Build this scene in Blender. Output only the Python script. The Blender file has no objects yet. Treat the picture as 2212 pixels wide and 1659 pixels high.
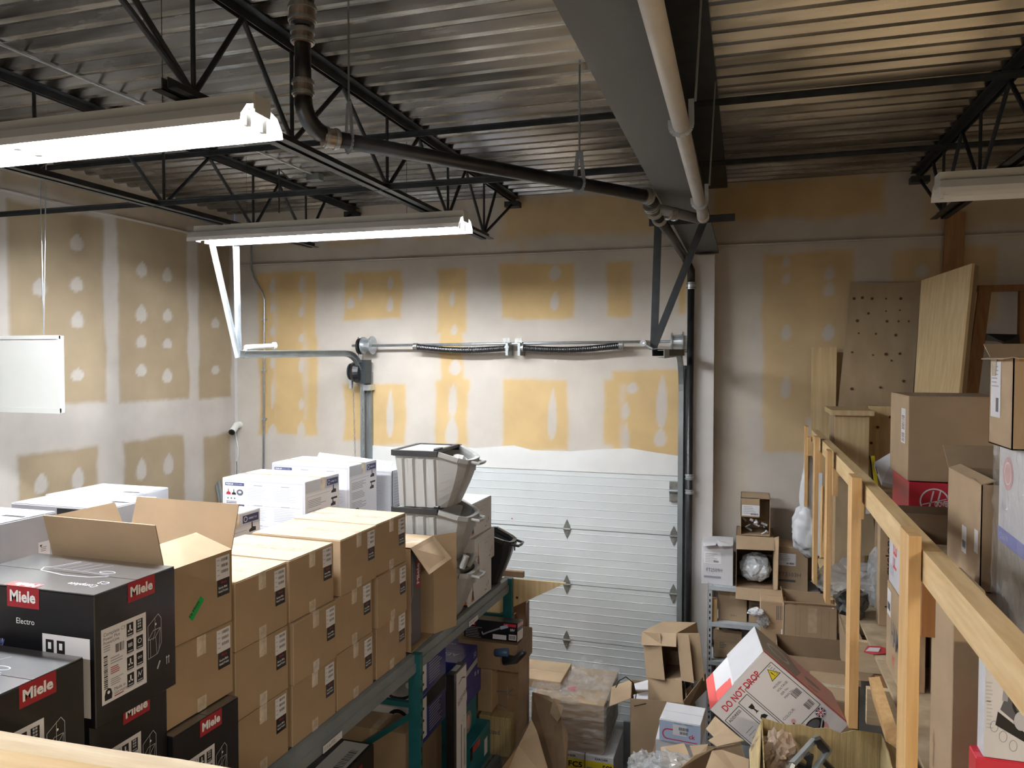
import bpy, bmesh, math, random
import numpy as np
from mathutils import Vector, Matrix, noise
random.seed(7)
PI = math.pi
sc = bpy.context.scene
COL = sc.collection
# ---------------------------------------------------------------- camera
CAMZ = 4.25
FPX, YAW, PIT, ROL = 1650.0, math.radians(17.0), math.radians(-1.82), math.radians(0.06)
_f = Vector((-math.sin(YAW)*math.cos(PIT), math.cos(YAW)*math.cos(PIT), math.sin(PIT)))
_r0 = Vector((math.cos(YAW), math.sin(YAW), 0)); _u0 = _r0.cross(_f)
_r = math.cos(ROL)*_r0 + math.sin(ROL)*_u0; _u = _r.cross(_f)
cd = bpy.data.cameras.new('camera'); cam = bpy.data.objects.new('camera', cd); COL.objects.link(cam)
cam.matrix_world = Matrix(((_r.x, _u.x, -_f.x, 0), (_r.y, _u.y, -_f.y, 0), (_r.z, _u.z, -_f.z, CAMZ), (0, 0, 0, 1)))
cd.sensor_fit = 'HORIZONTAL'; cd.sensor_width = 36; cd.lens = 36*FPX/2212; cd.clip_start = .02
sc.camera = cam
# ---------------------------------------------------------------- world, exposure, lamps beyond the frame
w = bpy.data.worlds.new('world'); sc.world = w; w.use_nodes = True
w.node_tree.nodes['Background'].inputs[0].default_value = (.75, .82, 1, 1)
w.node_tree.nodes['Background'].inputs[1].default_value = .02
sc.view_settings.view_transform = 'Standard'; sc.view_settings.look = 'None'
sc.view_settings.exposure = 1.95; sc.view_settings.gamma = 1; sc.view_settings.use_curve_mapping = False
def area(name, loc, size, power, color, rot=(0, 0, 0)):
    l = bpy.data.lights.new(name, 'AREA'); l.shape = 'RECTANGLE'; l.size, l.size_y = size; l.energy = power; l.color = color
    o = bpy.data.objects.new(name, l); o.location = loc; o.rotation_euler = rot; COL.objects.link(o); return o
TUBE = 52.0
area('strip_light_behind_left', (-1.9, -1.2, 5.2), (2.2, .2), 30, (.95, .97, 1))
area('lamp_behind_right', (2.2, -1.0, 4.9), (1.2, .3), 46, (1, .86, .66))
# pixel (2212x1659) to a point of the room on a known plane
def ray(px, py):
    return _r*((px-1106)/FPX) - _u*((py-829.5)/FPX) + _f
def at(px, py, y=None, x=None, z=None):
    d = ray(px, py); o = Vector((0, 0, CAMZ))
    t = (y/d.y) if y is not None else (x/d.x) if x is not None else ((z-CAMZ)/d.z)
    return o + d*t
# ---------------------------------------------------------------- materials
MATS = {}
def mat(name, col, rough=.6, metal=0., var=.0, scale=8, stretch=(1, 1, 1), bump=0., emit=None, spec=None, coat=0., col2=None, alpha=1., trans=0., detail=4, coords='Object', ior=None):
    m = bpy.data.materials.new(name); m.use_nodes = True; nt = m.node_tree; N = nt.nodes; L = nt.links
    b = N['Principled BSDF']
    b.inputs['Roughness'].default_value = rough; b.inputs['Metallic'].default_value = metal
    b.inputs['Base Color'].default_value = (*col, 1)
    if spec is not None: b.inputs['Specular IOR Level'].default_value = spec
    if coat: b.inputs['Coat Weight'].default_value = coat; b.inputs['Coat Roughness'].default_value = .15
    if ior: b.inputs['IOR'].default_value = ior; b.inputs['Coat IOR'].default_value = ior
    if alpha < 1: b.inputs['Alpha'].default_value = alpha
    if trans: b.inputs['Transmission Weight'].default_value = trans
    if emit: b.inputs['Emission Color'].default_value = (*emit[0], 1); b.inputs['Emission Strength'].default_value = emit[1]
    if var or bump or col2:
        tc = N.new('ShaderNodeTexCoord'); mp = N.new('ShaderNodeMapping'); mp.inputs['Scale'].default_value = stretch
        L.new(tc.outputs[coords], mp.inputs[0])
        nz = N.new('ShaderNodeTexNoise'); nz.inputs['Scale'].default_value = scale; nz.inputs['Detail'].default_value = detail
        L.new(mp.outputs[0], nz.inputs[0])
        if var or col2:
            rp = N.new('ShaderNodeValToRGB'); rp.color_ramp.elements[0].position = .3; rp.color_ramp.elements[1].position = .7
            c2 = col2 or tuple(min(1, c*(1+var)) for c in col); c1 = col if col2 else tuple(c*(1-var) for c in col)
            rp.color_ramp.elements[0].color = (*c1, 1); rp.color_ramp.elements[1].color = (*c2, 1)
            L.new(nz.outputs[0], rp.inputs[0]); L.new(rp.outputs[0], b.inputs['Base Color'])
        if bump:
            bp = N.new('ShaderNodeBump'); bp.inputs['Strength'].default_value = bump; bp.inputs['Distance'].default_value = .01
            L.new(nz.outputs[0], bp.inputs['Height']); L.new(bp.outputs[0], b.inputs['Normal'])
    MATS[name] = m; return m
mat('kraft', (.40, .285, .175), .75, var=.07, scale=5, bump=.08)
mat('kraft_pale', (.44, .32, .20), .75, var=.12, scale=4, bump=.1)
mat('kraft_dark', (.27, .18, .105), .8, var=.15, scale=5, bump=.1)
mat('kraft_olive', (.40, .31, .15), .8, var=.2, scale=3, stretch=(40, 1, 1), bump=.3)
mat('tape', (.52, .40, .27), .25, var=.12, scale=25, coat=.5)
mat('clear_tape', (.66, .56, .44), .15, var=.25, scale=30, coat=1, bump=.3)
mat('white_card_dimmed', (.40, .40, .43), .55, var=.06, scale=6)  # white card with its colour darkened to offset the strong tube light overhead
mat('plaster_white', (.68, .68, .66), .8, var=.06, scale=3)
mat('white_card', (.66, .66, .69), .55, var=.04, scale=6)
mat('black_card', (.008, .008, .010), .34, coat=.25)
mat('black_card_top', (.04, .04, .04), .38, coat=1, ior=1.9)  # same black card, base colour lifted on tops to stand in for grey glare
mat('paper', (.75, .74, .77), .5)
mat('ink', (.012, .012, .014), .5)
mat('ink_soft', (.10, .10, .12), .5)
mat('ink_grey', (.32, .33, .38), .6)
mat('ink_pale', (.50, .51, .56), .6)
mat('red', (.36, .02, .03), .4)
mat('bright_red', (.62, .03, .06), .35, coat=.3)
mat('coral', (.80, .10, .09), .4)
mat('pink', (.70, .38, .38), .45)
mat('navy', (.03, .035, .12), .5)
mat('blue', (.02, .035, .30), .35, coat=.3)
mat('blue_pale', (.45, .55, .72), .5)
mat('violet', (.13, .15, .50), .4)
mat('teal', (.01, .17, .22), .4)
mat('teal_paint', (.01, .12, .13), .45, var=.2)
mat('yellow', (.75, .62, .02), .45)
mat('green_tape', (.01, .42, .10), .5)
mat('white_ink', (.85, .85, .87), .5)
mat('orange', (.5, .16, .03), .5)
mat('tan_ink', (.30, .28, .24), .6)
mat('pine', (.56, .33, .13), .65, col2=(.70, .46, .21), scale=3, stretch=(14, 14, 1.2), bump=.15, detail=8)
mat('pine_y', (.58, .38, .17), .65, col2=(.74, .55, .30), scale=3, stretch=(14, 1.2, 14), bump=.15, detail=8)
mat('pine_x', (.60, .44, .25), .7, col2=(.80, .66, .44), scale=3, stretch=(1.2, 14, 14), bump=.15, detail=8)
mat('pine_dark', (.24, .11, .04), .7, col2=(.33, .17, .07), scale=3, stretch=(14, 14, 1.2), detail=8)
mat('plywood', (.30, .22, .13), .75, col2=(.40, .30, .19), scale=3.5, stretch=(2, 2, .7), bump=.1, detail=10)
mat('plywood_light', (.52, .37, .19), .7, col2=(.66, .50, .28), scale=3, stretch=(14, 14, .8), bump=.1, detail=8)
mat('osb', (.32, .24, .15), .85, col2=(.52, .42, .28), scale=9, stretch=(1, 1, 1), bump=.3, detail=6)
mat('knot', (.07, .03, .012), .7)
mat('hardboard', (.16, .09, .05), .6, var=.15, scale=2)
mat('steel_dark', (.035, .042, .048), .42, metal=.35, var=.3, scale=10)
mat('beam_paint', (.10, .103, .106), .55, var=.12, scale=2, stretch=(1, .3, 1))
mat('steel_grey', (.30, .33, .34), .4, metal=.6, var=.15, scale=6)
mat('galv', (.55, .60, .64), .32, metal=.8, var=.12, scale=20)
mat('rack_grey', (.20, .23, .25), .5, var=.12, scale=5)
mat('shelf_grey', (.50, .54, .57), .45, var=.08)
mat('black_pipe', (.013, .013, .014), .38, var=.5, scale=12, bump=.1)
mat('copper_band', (.40, .33, .28), .35, metal=.8, var=.3, scale=20)
mat('white_pipe', (.47, .45, .42), .5, var=.08)
mat('grey_pipe', (.19, .20, .22), .5)
mat('fixture', (.62, .63, .60), .4)
mat('reflector', (.85, .86, .86), .35)
mat('tube_lit', (1, 1, 1), .5, emit=((.93, .96, 1.0), TUBE))
mat('white_paint', (.82, .83, .80), .4)
mat('door_white', (.60, .63, .63), .45, var=.04, scale=2, bump=.04)
mat('hinge', (.28, .28, .26), .45, metal=.7, var=.3, scale=20)
mat('bin_grey', (.36, .36, .35), .45, var=.05, scale=3)
mat('bin_dark', (.02, .021, .023), .4)
mat('black_plastic', (.012, .012, .013), .35, coat=.2)
mat('plastic_blue', (.06, .12, .24), .35)
mat('bag_white', (.66, .69, .72), .35, coat=.5, bump=.5, scale=6)
mat('bag_clear', (.70, .72, .74), .12, alpha=.42, bump=.6, scale=9, coat=1)
mat('bag_dark', (.02, .022, .025), .25, coat=.6)
mat('paper_brown', (.36, .27, .20), .8, var=.2, scale=8, bump=.4)
mat('wrap', (.75, .75, .75), .08, alpha=.22, bump=.9, scale=7, stretch=(1, 1, 4), coat=1)
mat('concrete', (.16, .155, .15), .8, var=.2, scale=2)
mat('wall_plain', (.42, .39, .36), .85)
mat('plaster', (.56, .54, .52), .85, var=.05, scale=3)
mat('cable', (.70, .70, .70), .5)
mat('photo_grey', (.25, .25, .26), .5, col2=(.55, .56, .58), scale=10)
mat('photo_green', (.16, .18, .10), .35, col2=(.42, .34, .28), scale=9, coat=1, bump=.2)
mat('glass_dark', (.01, .01, .012), .1)
# galvanised roof deck: zinc sheet, streaky reflections painted into its colour
def deck_mat():
    m = bpy.data.materials.new('deck_zinc'); m.use_nodes = True; N = m.node_tree.nodes; L = m.node_tree.links; b = N['Principled BSDF']
    tc = N.new('ShaderNodeTexCoord'); mp = N.new('ShaderNodeMapping'); mp.inputs['Scale'].default_value = (.5, 7, 3); L.new(tc.outputs['Object'], mp.inputs[0])
    n1 = N.new('ShaderNodeTexNoise'); n1.inputs['Scale'].default_value = 2.2; n1.inputs['Detail'].default_value = 6; L.new(mp.outputs[0], n1.inputs[0])
    n2 = N.new('ShaderNodeTexNoise'); n2.inputs['Scale'].default_value = .9; L.new(tc.outputs['Object'], n2.inputs[0])
    ad = N.new('ShaderNodeMath'); ad.operation = 'ADD'; L.new(n1.outputs[0], ad.inputs[0]); L.new(n2.outputs[0], ad.inputs[1])
    rp = N.new('ShaderNodeValToRGB'); rp.color_ramp.elements[0].position = .72; rp.color_ramp.elements[1].position = 1.0
    rp.color_ramp.elements[0].position = .38
    hf = N.new('ShaderNodeMath'); hf.operation = 'MULTIPLY'; hf.inputs[1].default_value = .5; L.new(ad.outputs[0], hf.inputs[0]); L.new(hf.outputs[0], rp.inputs[0])
    rp.color_ramp.elements[1].position = .62
    rp.color_ramp.elements[0].color = (.085, .083, .08, 1); rp.color_ramp.elements[1].color = (.40, .39, .375, 1)
    L.new(rp.outputs[0], b.inputs['Base Color']); b.inputs['Metallic'].default_value = .85
    mr = N.new('ShaderNodeMapRange'); mr.inputs[3].default_value = .12; mr.inputs[4].default_value = .40; L.new(n1.outputs[0], mr.inputs[0]); L.new(mr.outputs[0], b.inputs['Roughness'])
    MATS['deck'] = m
deck_mat()
# drywall: bare paper against joint compound, the mask is a colour attribute computed below
def wall_mat(name, tan, mud):
    m = bpy.data.materials.new(name); m.use_nodes = True; N = m.node_tree.nodes; L = m.node_tree.links; b = N['Principled BSDF']
    at_ = N.new('ShaderNodeAttribute'); at_.attribute_name = 'mask'
    sp = N.new('ShaderNodeSeparateColor'); L.new(at_.outputs['Color'], sp.inputs[0])
    tc = N.new('ShaderNodeTexCoord'); nz = N.new('ShaderNodeTexNoise'); nz.inputs['Scale'].default_value = 3; nz.inputs['Detail'].default_value = 8; L.new(tc.outputs['Object'], nz.inputs[0])
    mx = N.new('ShaderNodeMix'); mx.data_type = 'RGBA'; L.new(sp.outputs[0], mx.inputs[0])
    mx.inputs[6].default_value = (*mud, 1); mx.inputs[7].default_value = (*tan, 1)
    mr = N.new('ShaderNodeMapRange'); mr.inputs[1].default_value = .3; mr.inputs[2].default_value = .7; mr.inputs[3].default_value = .9; mr.inputs[4].default_value = 1.08; L.new(nz.outputs[0], mr.inputs[0])
    hv = N.new('ShaderNodeVectorMath'); hv.operation = 'SCALE'; L.new(mx.outputs[2], hv.inputs[0]); L.new(mr.outputs[0], hv.inputs[3])
    L.new(hv.outputs[0], b.inputs['Base Color']); b.inputs['Roughness'].default_value = .9
    MATS[name] = m
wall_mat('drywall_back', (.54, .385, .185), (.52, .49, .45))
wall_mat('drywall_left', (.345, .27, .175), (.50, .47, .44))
# ---------------------------------------------------------------- mesh building
class B:
    def __init__(s): s.v = []; s.f = []; s.m = []; s.names = []
    def mi(s, m):
        if m not in s.names: s.names.append(m)
        return s.names.index(m)
    def add(s, vs, fs, m):
        k = len(s.v); i = s.mi(m)
        s.v += [Vector(v) for v in vs]; s.f += [tuple(a+k for a in f) for f in fs]; s.m += [i]*len(fs); return s
    def box(s, lo, hi, m, M=None):
        x0, y0, z0 = lo; x1, y1, z1 = hi
        vs = [Vector(p) for p in ((x0,y0,z0),(x1,y0,z0),(x1,y1,z0),(x0,y1,z0),(x0,y0,z1),(x1,y0,z1),(x1,y1,z1),(x0,y1,z1))]
        if M: vs = [M @ v for v in vs]
        return s.add(vs, [(0,3,2,1),(4,5,6,7),(0,1,5,4),(1,2,6,5),(2,3,7,6),(3,0,4,7)], m)
    def bar(s, a, b, wx, wz, m, up=(0, 0, 1)):
        a = Vector(a); b = Vector(b); d = (b-a).normalized(); u = Vector(up)
        if abs(d.dot(u)) > .98: u = Vector((0, 1, 0))
        r = d.cross(u).normalized(); u = r.cross(d)
        vs = [p + r*sx*wx/2 + u*sz*wz/2 for p in (a, b) for sx, sz in ((-1,-1),(1,-1),(1,1),(-1,1))]
        return s.add(vs, [(0,1,2,3),(7,6,5,4),(0,4,5,1),(1,5,6,2),(2,6,7,3),(3,7,4,0)], m)
    def tube(s, pts, r, m, n=10, cap=True):
        pts = [Vector(p) for p in pts]; rs = r if isinstance(r, (list, tuple)) else [r]*len(pts)
        vs = []; prev = None
        for i, p in enumerate(pts):
            d = (pts[min(i+1, len(pts)-1)]-pts[max(i-1, 0)]).normalized()
            if prev is None:
                u = Vector((0, 0, 1)) if abs(d.z) < .9 else Vector((0, 1, 0)); a = d.cross(u).normalized()
            else:
                a = (prev - d*prev.dot(d)).normalized()
            prev = a; c = d.cross(a)
            vs += [p + (a*math.cos(2*PI*k/n)+c*math.sin(2*PI*k/n))*rs[i] for k in range(n)]
        fs = [(i*n+k, i*n+(k+1) % n, (i+1)*n+(k+1) % n, (i+1)*n+k) for i in range(len(pts)-1) for k in range(n)]
        if cap: fs += [tuple(range(n))[::-1], tuple((len(pts)-1)*n+k for k in range(n))]
        return s.add(vs, fs, m)
    def sheet(s, pts, th, m, m2=None):
        pts = [Vector(p) for p in pts]; n = len(pts); nr = Vector((0, 0, 0))
        for i in range(n): nr += (pts[i]-pts[0]).cross(pts[(i+1) % n]-pts[0])
        nr = nr.normalized()*th/2
        s.add([p+nr for p in pts]+[p-nr for p in pts], [tuple(range(n))], m)
        k = len(s.v)-2*n
        i2 = s.mi(m2 or m)
        s.f.append(tuple(k+n+j for j in reversed(range(n)))); s.m.append(i2)
        for j in range(n): s.f.append((k+j, k+n+j, k+n+(j+1) % n, k+(j+1) % n)); s.m.append(i2)
        return s
    def prof(s, prof, axis, a, b, m, closed=True):
        """extrude 2D profile along axis (0,1,2) from a to b; profile coords are the other two axes in order"""
        n = len(prof); vs = []
        for t in (a, b):
            for p in prof: q = list(p); q.insert(axis, t); vs.append(q)
        rng = range(n) if closed else range(n-1)
        fs = [(i, (i+1) % n, n+(i+1) % n, n+i) for i in rng]
        if closed and n == 4: fs += [(3, 2, 1, 0), (4, 5, 6, 7)]
        return s.add(vs, fs, m)
    def blob(s, c, r, m, amp=.25, freq=2.5, sub=3, seed=0, squash=(1, 1, 1)):
        bm = bmesh.new(); bmesh.ops.create_icosphere(bm, subdivisions=sub, radius=1)
        c = Vector(c); vs = []
        for v in bm.verts:
            d = v.co.normalized(); k = 1+amp*noise.noise(d*freq+Vector((seed, seed*2, 0)))+amp*.5*noise.noise(d*freq*3+Vector((seed, 0, 5)))
            vs.append(c+Vector((d.x*r[0]*k, d.y*r[1]*k, d.z*r[2]*k)))
        fs = [tuple(v.index for v in f.verts) for f in bm.faces]; bm.free()
        return s.add(vs, fs, m)
WM = {}
def setp(o, label=None, cat=None, group=None, kind=None):
    if label: o['label'] = label
    if cat: o['category'] = cat
    if group: o['group'] = group
    if kind: o['kind'] = kind
    return o
def part(name, b, parent=None, local=False, label=None, cat=None, group=None, kind=None, smooth=False, loc=None, bevel=0):
    Mw = WM.get(parent.name) if parent else None
    if parent is None and loc is None and not local and b.v:
        xs = [v.x for v in b.v]; ys = [v.y for v in b.v]; zs = [v.z for v in b.v]
        loc = Vector(((min(xs)+max(xs))/2, (min(ys)+max(ys))/2, min(zs)))
    vs = b.v
    if Mw is not None and not local: inv = Mw.inverted(); vs = [inv @ v for v in vs]
    elif loc is not None and not local: loc = Vector(loc); vs = [v-loc for v in vs]
    me = bpy.data.meshes.new(name); me.from_pydata([tuple(v) for v in vs], [], b.f)
    for n in b.names: me.materials.append(MATS[n])
    me.polygons.foreach_set('material_index', b.m)
    if bevel:
        bm = bmesh.new(); bm.from_mesh(me); bmesh.ops.bevel(bm, geom=bm.edges[:], offset=bevel, segments=1, affect='EDGES'); bm.to_mesh(me); bm.free()
    if smooth: me.shade_smooth()
    o = bpy.data.objects.new(name, me); COL.objects.link(o)
    if parent: o.parent = parent; WM[o.name] = Mw
    else:
        if loc is not None: o.location = loc
        WM[o.name] = Matrix.Translation(loc) if loc is not None else Matrix()
    return setp(o, label, cat, group, kind)
def thing(name, label, cat, loc, rz=0., group=None, kind=None, R=None):
    o = bpy.data.objects.new(name, None); o.empty_display_size = .1; COL.objects.link(o)
    Mx = Matrix.Translation(Vector(loc)) @ (R.to_4x4() if R else Matrix.Rotation(rz, 4, 'Z'))
    o.matrix_world = Mx; WM[o.name] = Mx
    return setp(o, label, cat, group, kind)
# text as flat mesh outlines
_T = {}
def text_mesh(s, bold=0.):
    if (s, bold) not in _T:
        cu = bpy.data.curves.new('t', 'FONT'); cu.body = s; cu.size = 1; cu.resolution_u = 2; cu.offset = bold
        ob = bpy.data.objects.new('t', cu); COL.objects.link(ob)
        me = bpy.data.meshes.new_from_object(ob.evaluated_get(bpy.context.evaluated_depsgraph_get()))
        vs = [(v.co.x, v.co.y) for v in me.vertices]; fs = [tuple(p.vertices) for p in me.polygons]
        COL.objects.unlink(ob); bpy.data.objects.remove(ob); bpy.data.curves.remove(cu); bpy.data.meshes.remove(me)
        _T[(s, bold)] = (vs, fs)
    return _T[(s, bold)]
class Decal:
    """flat print on a plane: O origin (lower left), U right, V up, normal U x V"""
    def __init__(s, O, U, V): s.O = Vector(O); s.U = Vector(U).normalized(); s.V = Vector(V).normalized(); s.N = s.U.cross(s.V).normalized(); s.b = B(); s.su = 1
    def P(s, u, v, lay): return s.O+s.U*(u*s.su)+s.V*v+s.N*(.0006+.0004*lay)
    def rect(s, u, v, w_, h, m, lay=0): s.b.add([s.P(u, v, lay), s.P(u+w_, v, lay), s.P(u+w_, v+h, lay), s.P(u, v+h, lay)], [(0, 1, 2, 3)], m); return s
    def poly(s, pts, m, lay=1): s.b.add([s.P(a, b_, lay) for a, b_ in pts], [tuple(range(len(pts)))], m); return s
    def disc(s, u, v, r, m, lay=1, ry=None, n=20, r0=0):
        ry = ry or r
        o = [(u+r*math.cos(2*PI*k/n), v+ry*math.sin(2*PI*k/n)) for k in range(n)]
        if not r0: return s.poly(o, m, lay)
        i = [(u+(r-r0)*math.cos(2*PI*k/n), v+(ry-r0)*math.sin(2*PI*k/n)) for k in range(n)]
        for k in range(n): s.poly([i[k], o[k], o[(k+1) % n], i[(k+1) % n]], m, lay)
        return s
    def line(s, pts, w_, m, lay=1):
        for (a, b_), (c, d) in zip(pts, pts[1:]):
            L_ = math.hypot(c-a, d-b_) or 1; nx, ny = -(d-b_)/L_*w_/2, (c-a)/L_*w_/2
            s.poly([(a-nx, b_-ny), (c-nx, d-ny), (c+nx, d+ny), (a+nx, b_+ny)], m, lay)
        return s
    def frame(s, u, v, w_, h, t, m, lay=1): return s.line([(u, v), (u+w_, v), (u+w_, v+h), (u, v+h), (u, v)], t, m, lay)
    def text(s, t, u, v, h, m, lay=2, bold=0., width=None, ang=0., shear=0.):
        vs, fs = text_mesh(t, bold)
        if not vs: return s
        x0 = min(p[0] for p in vs); x1 = max(p[0] for p in vs); k = h/.72; kx = (width/(x1-x0)) if width else k
        c, n_ = math.cos(ang), math.sin(ang); pts = []
        for x, y in vs:
            a = (x-x0)*kx + y*k*shear; b_ = y*k; pts.append(s.P(u+a*c-b_*n_, v+a*n_+b_*c, lay))
        s.b.add(pts, fs, m); return s
    def lines(s, u, v, w_, n, step, h, m, lay=1, rnd=.35):
        for i in range(n): s.rect(u, v-i*step, w_*(1-random.random()*rnd), h, m, lay)
        return s
    def barcode(s, u, v, w_, h, m='ink', lay=1, n=12, vert=False):
        L_ = h if vert else w_; x = 0
        while x < L_:
            t = L_/n*random.uniform(.25, .8)
            if vert: s.rect(u, v+x, w_, min(t, L_-x), m, lay)
            else: s.rect(u+x, v, min(t, L_-x), h, m, lay)
            x += t+L_/n*random.uniform(.25, .6)
        return s
# local frame of a carton: origin bottom centre, size (w,d,h)
def face(f, w_, d, h):
    return {'f': ((-w_/2, -d/2, 0), (1, 0, 0), (0, 0, 1)), 'r': ((w_/2, -d/2, 0), (0, 1, 0), (0, 0, 1)), 'l': ((-w_/2, d/2, 0), (0, -1, 0), (0, 0, 1)),
            't': ((-w_/2, -d/2, h), (1, 0, 0), (0, 1, 0)), 'b': ((w_/2, d/2, 0), (-1, 0, 0), (0, 0, 1))}[f]
def decal(size, f, lift=0.):
    O, U, V = face(f, *size); d = Decal(O, U, V)
    if lift: d.O = d.O + d.N*lift
    return d
def putdecal(name, d, root, label=None, kind=None):
    o = part(name, d.b, root, local=True, label=label)
    o.data.polygons.foreach_get
    return o
def carton(label, loc, size, m='kraft', rz=0., R=None, group=None, seam='x', tape='clear_tape', flaps=True, name='carton', cat='box', tm=None, ends=True, tapew=.045):
    w_, d, h = size; t = thing(name, label, cat, loc, rz, group, R=R); tm = tm or m
    part('body', B().box((-w_/2, -d/2, 0), (w_/2, d/2, h-(.003 if flaps else 0)), m), t, local=True, bevel=.0025)
    if flaps:
        e = .002
        if seam == 'x': hs = [((-w_/2+e, -d/2+e, h-.003), (w_/2-e, -.0015, h)), ((-w_/2+e, .0015, h-.003), (w_/2-e, d/2-e, h))]
        else: hs = [((-w_/2+e, -d/2+e, h-.003), (-.0015, d/2-e, h)), ((.0015, -d/2+e, h-.003), (w_/2-e, d/2-e, h))]
        for lo, hi in hs: part('flap', B().box(lo, hi, tm), t, local=True)
    if tape:
        b = B(); q = tapew/2
        if seam == 'x':
            b.box((-w_/2-.0006, -q, h), (w_/2+.0006, q, h+.0008), tape)
            if ends:
                for sx in (-1, 1):
                    for z0, z1 in ((h-.07, h+.0008), (0, .05)): b.box((sx*(w_/2+.0004)-.0004, -q, z0), (sx*(w_/2+.0004)+.0004, q, z1), tape)
        else:
            b.box((-q, -d/2-.0006, h), (q, d/2+.0006, h+.0008), tape)
            if ends:
                for sy in (-1, 1): b.box((-q, sy*(d/2+.0004)-.0004, h-.07), (q, sy*(d/2+.0004)+.0004, h+.0008), tape)
        part('tape_strip', b, t, local=True)
    return t
def open_carton(label, loc, size, flapsp, m='kraft', mi='kraft_dark', rz=0., R=None, group=None, th=.004, name='open_carton', cat='box', jag=0.):
    """flapsp: {'f'|'b'|'l'|'r': (length, angle_out_deg)}; angle 0 is upright, 90 flat outwards, -90 closed inwards"""
    w_, d, h = size; t = thing(name, label, cat, loc, rz, group, R=R); b = B()
    b.box((-w_/2, -d/2, 0), (w_/2, d/2, th), m)
    def wall(p, q, inn):
        p = Vector((p[0], p[1], 0)); q = Vector((q[0], q[1], 0)); n = Vector((inn[0], inn[1], 0))*th; k = 9 if jag else 1
        top = [(p.lerp(q, i/k)) + Vector((0, 0, h+(random.uniform(-jag, jag*.5) if jag else 0))) for i in range(k+1)]
        out = [p, q]+top[::-1]; nn = len(out)
        vs = out+[v+n for v in out]
        b.add(vs, [tuple(range(nn))], m)
        kk = len(b.v)-2*nn; i2 = b.mi(m); b.f.append(tuple(kk+nn+j for j in reversed(range(nn)))); b.m.append(i2)
        for j in range(nn): b.f.append((kk+j, kk+nn+j, kk+nn+(j+1) % nn, kk+(j+1) % nn)); b.m.append(i2)
    wall((-w_/2, -d/2), (w_/2, -d/2), (0, 1)); wall((w_/2, -d/2), (w_/2, d/2), (-1, 0)); wall((w_/2, d/2), (-w_/2, d/2), (0, -1)); wall((-w_/2, d/2), (-w_/2, -d/2), (1, 0))
    part('body', b, t, local=True)
    for s, spec in flapsp.items():
        for (L_, ang) in (spec if isinstance(spec, list) else [spec]):
            a = math.radians(ang); dz = math.cos(a)*L_; do = math.sin(a)*L_
            if s == 'f': p = [(-w_/2, -d/2, h), (w_/2, -d/2, h), (w_/2, -d/2-do, h+dz), (-w_/2, -d/2-do, h+dz)]
            elif s == 'b': p = [(w_/2, d/2, h), (-w_/2, d/2, h), (-w_/2, d/2+do, h+dz), (w_/2, d/2+do, h+dz)]
            elif s == 'r': p = [(w_/2, -d/2, h), (w_/2, d/2, h), (w_/2+do, d/2, h+dz), (w_/2+do, -d/2, h+dz)]
            else: p = [(-w_/2, d/2, h), (-w_/2, -d/2, h), (-w_/2-do, -d/2, h+dz), (-w_/2-do, d/2, h+dz)]
            part('flap', B().sheet(p, .004, m), t, local=True)
    return t
def pbox(px0, px1, y, py0, py1, depth, pxm=None):
    """front face measured in the photograph on the plane y: returns loc (bottom centre) and size"""
    pm = pxm or (px0+px1)/2
    a = at(px0, py1, y=y); c = at(px1, py1, y=y); zt = at(pm, py0, y=y).z; zb = at(pm, py1, y=y).z
    return Vector(((a.x+c.x)/2, y+depth/2, zb)), (c.x-a.x, depth, zt-zb)
def barlabel(D, u, v, w_, h, lay=0):
    D.rect(u, v, w_, h, 'paper', lay)
    for k in (.78, .52, .26): D.barcode(u+w_*.38, v+h*k, w_*.5, h*.13, 'ink_soft', lay+1, 8)
    D.lines(u+w_*.08, v+h*.85, w_*.2, 4, h*.22, h*.03, 'ink_grey', lay+1)
    return D
# ================================================================ THE ROOM
XL, YB, XR, YF, ZD = -5.32, 7.08, 4.7, -3.2, 5.80
def struct(name, b, **k): return part(name, b, kind='structure', **k)
struct('floor', B().box((XL, YF, -.1), (XR, YB+.1, 0), 'concrete'))
struct('wall_right', B().box((XR, YF, 0), (XR+.1, YB+.1, 6), 'wall_plain'))
struct('wall_front', B().box((XL-.1, YF-.1, 0), (XR+.1, YF, 6), 'wall_plain'))
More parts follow.
